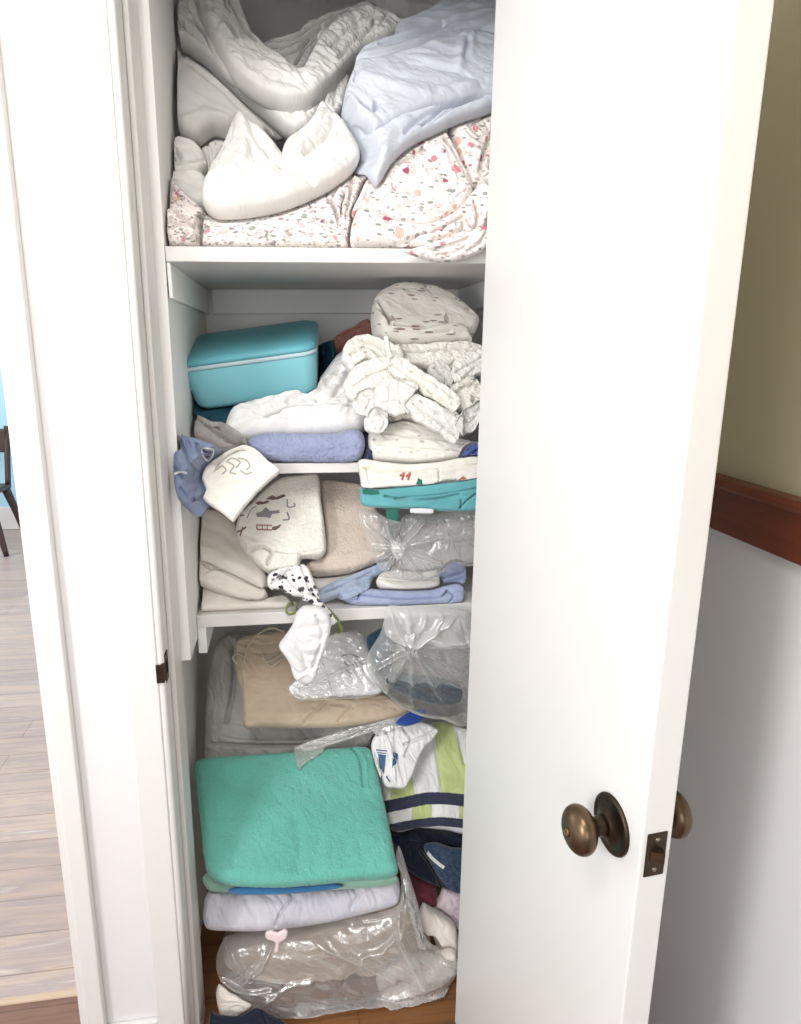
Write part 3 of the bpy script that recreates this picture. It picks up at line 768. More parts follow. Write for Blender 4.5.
    soft('fold', ribbon([(304, 84), (318, 72), (334, 56), (356, 42), (382, 34), (398, 34)], 13), lean(340, 30, .425, 90, .315), .014, .010, .008, 2.3, [val([(312, 80), (336, 58), (366, 42)], .004, .003)], [(.003, .018, -35, 3)], CREAM, seed=31, parent=cream, sp=.0022, avoid=[white, blue])
    soft('fold', [(212, 16), (222, 12), (234, 20), (244, 36), (256, 56), (274, 70), (292, 80), (286, 88), (266, 82), (246, 66), (232, 50), (222, 34)], lean(250, 12, .425, 88, .325), .016, .010, .010, 2.3, [val([(222, 20), (236, 40), (252, 60)], .006, .003)], [(.003, .02, 45, 3)], CREAM, seed=32, parent=cream, sp=.0022, avoid=[white, blue])
    grey = soft('pillowcase', [(171, 76), (178, 66), (190, 66), (210, 78), (234, 100), (254, 120), (266, 132), (262, 140), (250, 135), (240, 128), (230, 134), (214, 131), (200, 140), (186, 138), (177, 128), (172, 104)],
        lean(220, 66, .42, 140, .33), .03, .03, .022, 2.4, [val([(190, 74), (220, 98), (246, 124)], .003, .006), rdg([(184, 130), (204, 124), (230, 128)], .004, .01)],
        [(.003, .07, 40, 2)], GREYW, 'smooth greyish white pillowcase under the cream swag at the upper left', 'pillowcase', seed=29, avoid=[white, cream])
    soft('fold', [(172, 62), (174, 46), (186, 48), (206, 64), (232, 85), (256, 106), (280, 126), (288, 134), (276, 138), (262, 132), (240, 108), (214, 82), (192, 68), (180, 72)],
        lean(230, 46, .46, 138, .38), .022, .02, .012, 2.4, [val([(182, 56), (204, 72), (232, 98), (262, 126)], .009, .003), val([(180, 52), (186, 62)], .012, .004), lip([(190, 60), (214, 78), (246, 110)], .006, .012)], [(.003, .03, 42, 3)], GREYW, seed=30, parent=grey, sp=.0022, avoid=[white, cream])
    roll = soft('pillowcase', [(165, 196), (167, 184), (178, 178), (194, 178), (206, 182), (212, 194), (210, 210), (196, 212), (182, 206), (170, 202)],
        lean(190, 178, .30, 212, .25), .03, .03, .018, 2.3, [val([(176, 192), (192, 198), (206, 202)], .004, .004)], [(.004, .03, 20, 2), (.0015, .015, 30, 2)], CREAM, 'cream pillowcase rolled up against the left wall of the top shelf', 'pillowcase', seed=33, avoid=[white, fc, fl])
    soft('fold', [(164, 166), (168, 152), (180, 144), (196, 148), (206, 160), (209, 172), (200, 180), (184, 181), (170, 178)], lean(188, 144, .33, 181, .285), .03, .02, .016, 2.3, [val([(170, 166), (182, 170), (178, 160)], .008, .0035), val([(172, 172), (190, 174), (206, 170)], .006, .003), val([(184, 150), (194, 158), (204, 160)], .005, .004)], [(.004, .028, 20, 2)], CREAM, seed=34, parent=roll, sp=.0022, avoid=[white, fc, fl])
    soft('fold', [(196, 136), (204, 130), (226, 130), (233, 140), (226, 156), (214, 172), (208, 180), (204, 160)], lean(214, 130, .37, 180, .30), .022, .02, .014, 2.3, [val([(204, 138), (210, 154), (212, 170)], .006, .0035), val([(218, 136), (218, 152)], .005, .0035)], [(.003, .028, 70, 2)], CREAM, seed=35, parent=roll, sp=.0022, avoid=[white, fc, fl, grey])
    soft('pillow', [(362, 10), (372, -6), (400, -14), (440, -16), (470, -8), (482, 6), (470, 24), (450, 36), (425, 40), (400, 36), (386, 24), (372, 18)],
        lean(420, -10, .60, 40, .54), .05, .05, .06, 2.2, [rdg([(372, 10), (400, 4), (440, 4)], .006, .02)], [(.004, .06, 10, 2)],
        GREYPILL, 'pale grey pillow at the back behind the pale blue sheet', 'pillow', seed=37, avoid=[cream, blue])
top_shelf()

# ------------------------------------------------------------------ middle shelf
TEAL = cloth('teal_case_fabric', srgb(122, 196, 208), srgb(112, 188, 200), rough=.42, bump=.12, sheen=.0, fine=500)
TEALLID = cloth('teal_case_lid_fabric', srgb(92, 178, 192), srgb(84, 170, 184), rough=.36, bump=.10, sheen=.0, fine=500)
ZIPM = cloth('pale_zip_tape', srgb(186, 214, 222), rough=.5)
DKTEAL = cloth('dark_teal_nylon', srgb(34, 78, 96), rough=.55, sheen=0)
DUVET = cloth('white_brushed_cotton', srgb(238, 237, 236), scale=8)
PERI = cloth('periwinkle_terry', srgb(156, 166, 202), srgb(140, 150, 190), pile=True)
NAVY = cloth('navy_cotton', srgb(44, 54, 96))
DENIM = cloth('blue_chambray', srgb(126, 140, 170), srgb(104, 118, 150))
TAUPE = cloth('grey_taupe_cotton', srgb(186, 180, 172), srgb(160, 156, 156))
IVORY = cloth('ivory_cotton', srgb(233, 229, 220), scale=8)
GREYPR = cloth('grey_print_ink', srgb(176, 173, 162))
PRINTC = floral('sprig_print_cotton', srgb(226, 222, 214), [
    (40, .30, 4.5, .8, 3.3, .26, [srgb(120, 110, 104), srgb(150, 136, 124), srgb(128, 96, 88)], .85),
    (60, .26, .3, -.4, 9.3, .25, [srgb(170, 160, 150), srgb(150, 140, 136)], .8)])
PRINTS = floral('faint_sprig_cotton', srgb(229, 226, 219), [
    (60, .26, 2.2, .8, 6.3, .25, [srgb(190, 182, 172), srgb(170, 160, 150)], .8)])
RUST = cloth('rust_cotton', srgb(158, 104, 92), srgb(140, 86, 78))
TEALSH = cloth('teal_sheet_cotton', srgb(88, 170, 176), srgb(78, 160, 168), scale=10)
GREENTRIM = cloth('green_trim', srgb(30, 112, 96))
REDPR = cloth('red_print', srgb(186, 92, 74))
LABELM = cloth('white_label', srgb(226, 228, 230))
NAVYPAT = floral('navy_white_print', srgb(74, 92, 150), [(60, .3, 1.5, .5, 2.0, .5, [srgb(214, 220, 236), srgb(40, 50, 96)], 1)])

def mid_shelf():
    # zip-up case, tipped forward on the things under it
    c0 = atY(251, 380, .33)
    M = Matrix.Translation(Vector(c0)) @ Matrix.Rotation(math.radians(-4), 4, 'Z') @ Matrix.Rotation(math.radians(15), 4, 'X') @ Matrix.Rotation(math.radians(-8.5), 4, 'Y') @ Matrix.Translation((0, .125, 0))
    w, d = .312, .25
    case = empty('zip_case', tuple(c0)); tag(case, 'teal zip-up fabric case with a pale zip, tipped forward on the middle shelf', 'case')
    def P(o): o.parent = case; o.matrix_parent_inverse = Matrix.Translation(-Vector(case.location)); return o
    body = P(rounded('body', [(-.058, w - .050, d - .03, .03), (-.054, w - .036, d - .018, .035), (-.045, w - .028, d - .01, .035), (.034, w - .004, d, .032), (.037, w - .006, d - .002, .032)], M, TEAL))
    P(rounded('zipper', [(.0372, w - .007, d - .003, .031), (.038, w, d + .004, .032), (.0455, w, d + .004, .032), (.0463, w - .007, d - .003, .031)], M, ZIPM))
    P(rounded('lid', [(.0465, w - .006, d - .002, .032), (.049, w + .001, d + .005, .033), (.054, w - .001, d + .003, .033), (.060, w - .008, d - .004, .032), (.0635, w - .024, d - .02, .03), (.0655, w - .10, d - .10, .03)], M, TEALLID))
    P(rounded('pull_tab', [(-.019, .020, .022, .003), (-.017, .026, .024, .004), (.017, .026, .024, .004), (.019, .020, .022, .003)], M @ Matrix.Translation((-w / 2 + .003, -d / 2 + .020, .008)), ZIPM))
    bpy.context.view_layer.update()
    cased = body
    duvet = soft('duvet_cover', [(225, 430), (231, 416), (246, 408), (266, 404), (294, 397), (316, 385), (328, 370), (338, 358), (350, 351), (362, 352), (372, 362), (378, 392), (372, 416), (362, 428), (346, 432), (312, 434), (270, 437), (238, 441), (228, 437)],
        lean(300, 352, .48, 440, .275), .035, .05, .03, 2.3,
        [lip([(262, 428), (292, 418), (326, 416), (364, 417)], .012, .02), val([(268, 426), (294, 417), (330, 415), (362, 416)], .012, .004), val([(290, 412), (318, 402), (340, 378)], .008, .008), rdg([(240, 424), (280, 412), (320, 396)], .012, .02), val([(350, 376), (340, 400), (318, 410)], .006, .006), val([(276, 408), (300, 406), (322, 396)], .005, .004), val([(244, 418), (262, 424), (290, 424)], .005, .004), val([(352, 362), (346, 384), (334, 404)], .005, .004), lip([(240, 426), (270, 430), (300, 428)], .006, .012)],
        [(.006, .035, -25, 2.4), (.002, .013, -20, 2.2)], DUVET, 'white brushed cotton cover bunched between the teal case and blue towel', 'bedding', seed=41, avoid=[cased], push=(0, 0, -1), rest=[S2])
    roll = soft('towel', [(248, 442), (256, 435), (280, 433), (310, 434), (340, 432), (356, 430), (364, 436), (364, 452), (359, 461), (344, 464), (312, 463), (284, 462), (264, 459), (252, 452)],
        lean(305, 430, .27, 469, .25), .03, .03, .02, 2.0, [rdg([(256, 446), (300, 448), (352, 446)], .004, .01)], [(.0025, .02, 0, 1.6)], PERI,
        'periwinkle blue terry towel rolled at the front of the middle shelf', 'towel', seed=43, avoid=[duvet], push=(0, -1, 0), rest=[S2], wob=.002)
    navy = soft('napkin', [(354, 432), (366, 430), (372, 436), (374, 452), (370, 464), (358, 466), (352, 458), (362, 448)],
        lean(364, 430, .27, 466, .25), .02, .02, .01, 2.2, [val([(360, 440), (366, 450), (362, 460)], .008, .003)], [(.002, .015, 60, 2)], NAVY, 'navy blue cloth squeezed between the periwinkle towel and white linen', 'cloth', seed=44, avoid=[roll, duvet], rest=[S2])
    bag = soft('nylon_bag', [(178, 372), (184, 366), (210, 356), (260, 352), (312, 352), (326, 347), (336, 346), (334, 366), (322, 384), (290, 402), (240, 418), (206, 420), (186, 410), (177, 392)],
        lean(250, 350, .50, 420, .30), .03, .03, .03, 2.3, [], [(.005, .04, 20, 2)], DKTEAL, 'dark teal nylon bag wedged beneath and behind the teal case', 'bag', seed=45, avoid=[cased, duvet], rest=[S2])
    taupe = soft('cotton_cloth', [(196, 424), (198, 418), (204, 420), (214, 424), (230, 424), (244, 434), (250, 444), (236, 452), (216, 450), (200, 442), (188, 436)],
        lean(215, 416, .36, 452, .29), .02, .02, .012, 2.4, [lip([(192, 420), (208, 434), (222, 444)], .008, .012), val([(194, 418), (210, 432), (228, 446)], .007, .003), val([(206, 424), (224, 436), (240, 444)], .006, .003)],
        [(.003, .02, 35, 2.5)], TAUPE, 'grey taupe cloth crumpled below the teal case at left', 'cloth', seed=47, avoid=[duvet, roll, bag], push=(0, -1, 0), rest=[S2])
    ivory = soft('hanging_pillowcase', [(202, 478), (206, 468), (218, 458), (232, 450), (244, 446), (256, 450), (268, 461), (280, 471), (272, 479), (258, 492), (246, 506), (236, 519), (233, 522), (222, 513), (208, 504), (203, 498), (206, 490)],
        lean(240, 446, .225, 522, .110), .010, .010, .006, 2.2, [rdg([(212, 470), (230, 460), (248, 456)], .004, .008), val([(216, 466), (232, 455), (246, 450)], .004, .003)], [(.003, .04, -40, 2)], IVORY,
        'ivory pillowcase corner with grey scroll print hanging over the middle shelf edge', 'pillowcase', sp=.002, seed=51, avoid=[roll, S2], push=(0, -1, 0))
    denim = soft('chambray_cloth', [(172, 440), (178, 434), (190, 437), (204, 441), (216, 446), (220, 456), (214, 470), (206, 478), (210, 494), (206, 510), (199, 517), (188, 510), (178, 498), (174, 482), (173, 462)],
        lean(195, 434, .16, 517, .105), .022, .03, .012, 2.4,
        [lip([(186, 440), (192, 458), (198, 476), (196, 500)], .010, .015), val([(182, 442), (190, 462), (195, 486), (192, 504)], .009, .003), val([(198, 446), (202, 462), (206, 474)], .008, .003), val([(176, 470), (186, 482), (200, 494)], .008, .0035), val([(182, 490), (190, 500), (200, 508)], .006, .003), rdg([(176, 474), (186, 473)], .006, .005), val([(204, 452), (212, 456), (210, 462), (203, 460)], .012, .0035)],
        [(.004, .02, 70, 2.4), (.0015, .01, 70, 2)], DENIM, 'blue chambray cloth hanging off the left end of the middle shelf', 'cloth', sp=.002, seed=49, avoid=[ivory])
    applique('hem', denim, [ribbon([(202, 448), (213, 449.5), (212.5, 456), (208, 461), (203, 456), (201.5, 449)], 1.5), ribbon([(174, 474), (180, 472), (187, 473)], 2.2)], LABELM, label='white hem edging')
    applique('inside', denim, [[(204, 450.5), (211.5, 451.5), (211, 456), (208, 458.5), (204.5, 455)]], NAVY, label='painted shade inside the turned cloth')  # navy patch painted on for the shade in the open fold
    scroll = [[(214, 472), (219, 464), (228, 456), (238, 451), (246, 450)], [(216, 470), (222, 466), (226, 470), (222, 474)], [(228, 462), (234, 466), (230, 472), (236, 474)], [(238, 458), (246, 460), (250, 466), (246, 470)], [(240, 470), (246, 474), (252, 472)], [(226, 462), (232, 458), (240, 462), (236, 468)]]
    applique('scroll_print', ivory, [ribbon(p, 1.5) for p in scroll], GREYPR, label='grey scroll print')

    # right-hand heap
    teal = soft('folded_sheet', [(360, 494), (361, 488), (375, 489), (400, 487), (430, 484), (460, 481), (482, 478), (482, 508), (470, 511), (440, 511), (410, 509), (380, 508), (362, 505)],
        lean(420, 480, .205, 511, .190), .018, .025, .008, 2.6,
        [lip([(382, 494), (400, 497), (430, 494), (478, 487)], .007, .012), val([(384, 496), (398, 498), (432, 495), (478, 488)], .007, .0022), val([(394, 499), (430, 499), (458, 494)], .006, .0022), lip([(384, 498), (398, 500), (440, 500), (470, 496)], .004, .01), val([(458, 508), (466, 500), (474, 494)], .005, .002), val([(459, 500), (460, 509)], .004, .002)],
        [(.0012, .03, 0, 3)], TEALSH, 'teal folded sheet at the bottom of the linen pile, overhanging the middle shelf', 'sheet', sp=.0018, seed=53)
    applique('green_edging', teal, [[(362, 489), (372, 490), (380, 488), (380, 494), (371, 495), (363, 494)]], GREENTRIM, label='dark green scalloped edging')
    p = soft('care_tag', [(411, 508.5), (433, 509), (433, 513.5), (411, 513)], lean(422, 506, .166, 514, .166), .0008, .0008, .001, 2, mat=LABELM, sp=.002, parent=teal); p['label'] = 'white care tag'
    tl = soft('fabric_tail', [(386, 508), (394, 507), (399, 508), (398, 522), (395, 536), (391, 535), (388, 522)], lean(392, 506, .185, 536, .20), .004, .003, .004, 2.2, [], [(.001, .02, 80, 2)], GREENTRIM, sp=.002, parent=teal); tl['label'] = 'dark green cloth end hanging down'
    printed = soft('folded_tablecloth', [(358, 462), (364, 459), (384, 462), (410, 464), (438, 462), (460, 458), (480, 458), (480, 480), (462, 482), (446, 481), (430, 486), (412, 487), (392, 488), (376, 489), (363, 489), (360, 478)],
        lean(420, 458, .215, 489, .197), .018, .022, .008, 2.6,
        [lip([(358, 466), (380, 471), (410, 472), (440, 468), (480, 464)], .006, .012), val([(360, 468), (380, 472), (410, 473), (440, 469), (478, 465)], .006, .0022), val([(437, 470), (438, 484)], .004, .002), val([(366, 470), (370, 486)], .003, .003)],
        [(.002, .03, 5, 2)], IVORY, 'ivory folded tablecloth with small red and green prints on top of the teal sheet', 'tablecloth', sp=.0018, seed=55, avoid=[teal, S2], push=(0, 0, 1), eps=.003)
    applique('red_print', printed, [ribbon([(400, 476), (404, 473), (402, 480)], 2.2), ribbon([(406, 477), (410, 473), (408, 480)], 2.2), [(456, 481), (463, 476), (470, 480), (464, 484)]], REDPR, label='small red print')
    applique('green_print', printed, [[(414, 486), (418, 478), (422, 480), (424, 486)], [(434, 485), (442, 481), (450, 481), (456, 478), (458, 483), (446, 485)]], GREENTRIM, label='small green print')
    navyp = soft('printed_cloth', [(462, 456), (466, 448), (474, 444), (484, 446), (486, 466), (476, 470), (466, 468)], lean(474, 444, .23, 470, .215), .016, .02, .01, 2.3, [val([(466, 460), (474, 452), (482, 450)], .006, .003)], [(.002, .02, 30, 2)], NAVYPAT,
        'navy and white printed cloth poking out at the right of the linen pile', 'cloth', sp=.002, seed=57, avoid=[printed], push=(0, 0, 1))
    white = soft('folded_sheet', [(368, 440), (370, 432), (384, 428), (404, 424), (428, 430), (450, 438), (470, 444), (484, 446), (484, 458), (468, 458), (450, 460), (424, 464), (398, 463), (376, 461), (370, 452)],
        lean(420, 424, .30, 464, .232), .022, .025, .012, 2.5,
        [lip([(370, 446), (392, 450), (430, 452), (464, 454)], .008, .012), val([(372, 448), (392, 451), (430, 453), (460, 455)], .007, .0025), val([(376, 436), (400, 440), (430, 443), (462, 448)], .005, .0025), lip([(374, 456), (400, 459), (440, 458)], .005, .01), val([(378, 457), (404, 460), (440, 459)], .006, .0025)],
        [(.003, .02, 5, 3)], PRINTS, 'white folded sheet in the middle of the linen pile', 'sheet', sp=.002, seed=59, avoid=[printed, navyp], push=(0, 0, 1), rest=[S2])
    crump = soft('bed_sheet', [(352, 408), (350, 396), (356, 384), (370, 380), (392, 378), (414, 384), (440, 398), (462, 404), (480, 400), (482, 416), (470, 430), (456, 441), (440, 434), (424, 424), (404, 420), (380, 420), (360, 418)],
        lean(415, 378, .32, 441, .245), .03, .03, .016, 2.4, [val([(380, 390), (383, 404), (380, 420)], .009, .0028), val([(384, 408), (398, 405), (410, 402)], .008, .0028), val([(406, 392), (408, 406), (404, 418)], .006, .0025), val([(440, 404), (436, 420), (444, 434)], .007, .003), val([(398, 414), (420, 418), (440, 428)], .008, .003), val([(414, 392), (430, 408), (452, 422)], .007, .003), val([(458, 410), (462, 424), (456, 436)], .008, .003)],
        [(.004, .022, 30, 2.4), (.0015, .012, 30, 2)], PRINTS, 'cream sheet bunched at the base of the tangle in the linen pile', 'sheet', sp=.002, seed=61, group=None, avoid=[white, duvet])
    GP = [crump]
    def bit(nm, ol, y0, Y0, y1, Y1, lab, cat, T=.018, R=.012, folds=(), wr=((.003, .018, 30, 2.2),), mat=PRINTS, seed=200, Tb=.016):
        nm = 'cotton_cloth' if cat == 'cloth' else nm
        o = soft(nm, ol, lean(420, y0, Y0, y1, Y1), T * .75, Tb, R * .45, 3.2, folds, list(wr) + [(.0034, .013, 35, 2.2)], mat, lab, cat, sp=.0017, seed=seed, wob=.0036, avoid=[white, duvet, printed, navyp] + GP, push=(0, -1, 0) if nm != 'x' else (0, 1, 0))
        GP.append(o); return o
    bit('pillowcase', [(342, 362), (344, 348), (354, 339), (366, 337), (384, 342), (398, 350), (400, 362), (388, 368), (372, 362), (360, 364), (352, 372)], 337, .33, 372, .29, 'cream pillowcase folded double at the left of the linen tangle', 'pillowcase', .024, .014, [lip([(350, 356), (364, 352), (378, 358)], .008, .012), val([(350, 358), (366, 352), (380, 360)], .007, .003), val([(362, 344), (380, 350), (396, 356)], .006, .003)], seed=201)
    bit('folded_sheet', [(384, 362), (386, 350), (404, 346), (432, 346), (462, 344), (482, 350), (484, 364), (462, 372), (436, 370), (410, 366)], 344, .345, 372, .30, 'cream folded sheet lying crosswise in the linen tangle', 'sheet', .02, .012, [val([(392, 356), (420, 355), (450, 352), (476, 354)], .007, .0025), lip([(392, 358), (424, 357), (460, 356)], .006, .01), val([(446, 350), (454, 362), (448, 370)], .006, .003)], seed=202)
    bit('bed_sheet', [(426, 372), (434, 362), (446, 364), (452, 376), (450, 390), (440, 394), (432, 384)], 362, .28, 394, .255, 'pale grey knot of cloth in the middle of the linen tangle', 'cloth', .02, .014, [val([(434, 370), (444, 380), (444, 390)], .005, .003)], mat=GREYW, seed=203)
    bit('bed_sheet', [(450, 372), (456, 362), (474, 352), (486, 348), (486, 372), (474, 376), (470, 384), (456, 382)], 348, .29, 384, .25, 'white cloth flap turned up at the right of the linen tangle', 'cloth', .016, .01, [val([(456, 374), (470, 366), (484, 358)], .005, .003), val([(462, 380), (474, 370)], .005, .0025)], mat=CREAM, seed=204)
    bit('pillowcase', [(440, 392), (452, 384), (466, 376), (476, 380), (482, 392), (480, 408), (468, 414), (454, 408)], 376, .265, 414, .235, 'sprig printed cream cloth rolled at the right of the linen tangle', 'cloth', .022, .014, [val([(452, 396), (466, 388), (478, 388)], .006, .003), lip([(448, 398), (464, 396), (478, 400)], .006, .01)], mat=PRINTC, seed=205)
    bit('folded_sheet', [(343, 388), (348, 374), (360, 364), (378, 358), (396, 360), (406, 368), (402, 380), (386, 386), (374, 390), (362, 398), (352, 402)], 360, .275, 398, .25, 'cream folded cloth fanned out at the left of the linen tangle', 'cloth', .016, .010, [val([(354, 387), (372, 376), (394, 369)], .004, .0022), lip([(352, 384), (366, 372), (388, 366)], .004, .008)], wr=((.002, .016, -30, 3),), seed=206)
    bit('bed_sheet', [(352, 402), (356, 392), (372, 388), (380, 392), (382, 410), (376, 416), (362, 416), (354, 412)], 388, .25, 416, .235, 'cream cloth hanging flat at the left front of the linen tangle', 'cloth', .014, .010, [val([(362, 394), (370, 400), (366, 410)], .004, .003)], mat=CREAM, seed=207)
    bit('folded_sheet', [(388, 368), (394, 358), (404, 360), (420, 370), (438, 382), (456, 396), (460, 404), (452, 414), (438, 404), (418, 390), (400, 380)], 360, .25, 410, .215, 'cream sheet edges slanting down across the linen tangle', 'sheet', .018, .009, [val([(392, 366), (412, 381), (432, 396), (448, 407)], .004, .0022), lip([(398, 364), (417, 378), (438, 390), (454, 402)], .005, .008), rdg([(404, 378), (420, 388)], .004, .005)], wr=((.0015, .016, 35, 3),), seed=208)
    bit('striped_cloth', [(376, 386), (386, 380), (404, 378), (416, 386), (412, 398), (408, 412), (394, 416), (380, 411), (374, 400)], 380, .24, 412, .22, 'cream cloth end tucked under the slanting edges of the linen tangle', 'cloth', .014, .008, [val([(389, 386), (388, 410)], .002, .0018), val([(398, 384), (400, 408)], .0015, .0018), val([(382, 404), (394, 402), (404, 405)], .003, .002)], wr=(), mat=CREAM, seed=209)
    bit('folded_sheet', [(402, 406), (410, 394), (426, 398), (444, 408), (460, 416), (460, 432), (455, 446), (444, 438), (428, 428), (412, 418)], 396, .225, 444, .20, 'cream sheet corner pointing down at the front of the linen tangle', 'sheet', .014, .009, [val([(412, 404), (434, 420), (454, 436)], .005, .0022), val([(420, 402), (440, 416)], .004, .002)], wr=((.002, .02, 35, 3),), mat=CREAM, seed=210)
    bit('pillowcase', [(364, 424), (366, 412), (374, 406), (384, 410), (388, 420), (384, 432), (374, 435), (366, 431)], 406, .235, 435, .225, 'cream rolled cloth ball bulging at the lower left of the linen tangle', 'cloth', .024, .016, [val([(378, 412), (384, 422), (380, 432)], .004, .003)], wr=((.0015, .02, 30, 2),), mat=CREAM, seed=211)
    bit('pillowcase', [(452, 424), (456, 412), (466, 406), (478, 398), (484, 404), (480, 420), (472, 432), (460, 434)], 398, .24, 434, .22, 'cream rolled cloth at the lower right of the linen tangle', 'cloth', .02, .012, [val([(456, 418), (468, 424), (474, 418)], .005, .0025), val([(464, 410), (470, 420)], .004, .0025)], mat=CREAM, seed=212)
    top = soft('pillowcase', [(371, 318), (373, 304), (380, 296), (394, 290), (412, 289), (432, 292), (452, 301), (466, 312), (477, 324), (474, 334), (468, 339), (470, 347), (452, 347), (432, 348), (412, 350), (396, 348), (382, 344), (374, 334)],
        lean(420, 289, .44, 348, .36), .045, .05, .022, 2.4,
        [lip([(374, 316), (384, 330), (400, 334), (430, 338), (452, 333), (468, 336)], .016, .02), val([(392, 336), (420, 339), (446, 334), (464, 336)], .012, .0028), val([(374, 306), (382, 320), (388, 336)], .010, .003), lip([(382, 312), (388, 328), (384, 342)], -.008, .01), val([(396, 341), (420, 344), (446, 342)], .006, .0025), rdg([(400, 304), (430, 310), (456, 322)], .006, .02)],
        [(.003, .05, 20, 2.2), (.0012, .018, 15, 2)], PRINTC, 'sprig printed cream pillowcase bundle on top of the linen pile', 'pillowcase', sp=.0019, seed=63, avoid=GP)
    st = soft('cord_tie', ribbon([(386, 336), (388, 348), (391, 358)], 5), lean(390, 334, .245, 360, .235), .003, .002, .003, 2, mat=CREAM, sp=.0018)
    tag(st, 'cream cloth tie hanging below the sprig printed bundle', 'cloth tie')
    rust = soft('cotton_cloth', [(332, 342), (342, 334), (352, 330), (360, 324), (368, 322), (374, 330), (372, 340), (360, 344), (346, 350), (334, 352)], lean(352, 322, .56, 352, .50), .02, .02, .012, 2.3, [val([(340, 340), (354, 334), (366, 330)], .006, .003)], [(.004, .02, -20, 2)], RUST,
        'rust red cloth tucked behind the linen pile', 'cloth', seed=65, avoid=[top, duvet] + GP)
mid_shelf()

# ------------------------------------------------------------------ lower shelf
LAV = cloth('lavender_grey_quilt', srgb(206, 204, 214), srgb(192, 190, 202), scale=9)
BEIGE = cloth('beige_fleece', srgb(228, 221, 211), srgb(218, 211, 200), scale=9)
TOWELC = cloth('cream_terry', srgb(245, 241, 232), scale=9, pile=True)
TAN = cloth('tan_plush', srgb(220, 205, 190), srgb(208, 192, 176), pile=True)
EMB1 = cloth('brown_embroidery', srgb(124, 102, 98)); EMB2 = cloth('grey_embroidery', srgb(140, 140, 144)); EMB3 = cloth('brick_embroidery', srgb(176, 116, 108))
PERI2 = cloth('periwinkle_cotton', srgb(162, 174, 206), srgb(148, 160, 196))
LTBLUE = cloth('light_blue_cotton', srgb(166, 180, 202), srgb(140, 158, 186))
LEOP = floral('leopard_print_cotton', srgb(228, 226, 226), [(62, .42, 1.2, .5, 3.0, .8, [srgb(54, 52, 58), srgb(84, 80, 86), srgb(120, 116, 120)], 1)])
OLIVEC = cloth('olive_green_cord', srgb(120, 134, 72))
SOCK = cloth('white_sock_knit', srgb(236, 236, 238))
FILM = film('clear_plastic_film', body=.24, gloss=.12)
FILMG = film('cloudy_plastic_film', (.97, .97, .97, 1), body=.20, gloss=.14)
FILMC = film('taut_clear_film', body=.03, gloss=.08)
FILMW = film('milky_plastic_film', body=.55, gloss=.12)
KNOT = film('gathered_plastic', body=.55, gloss=.14)

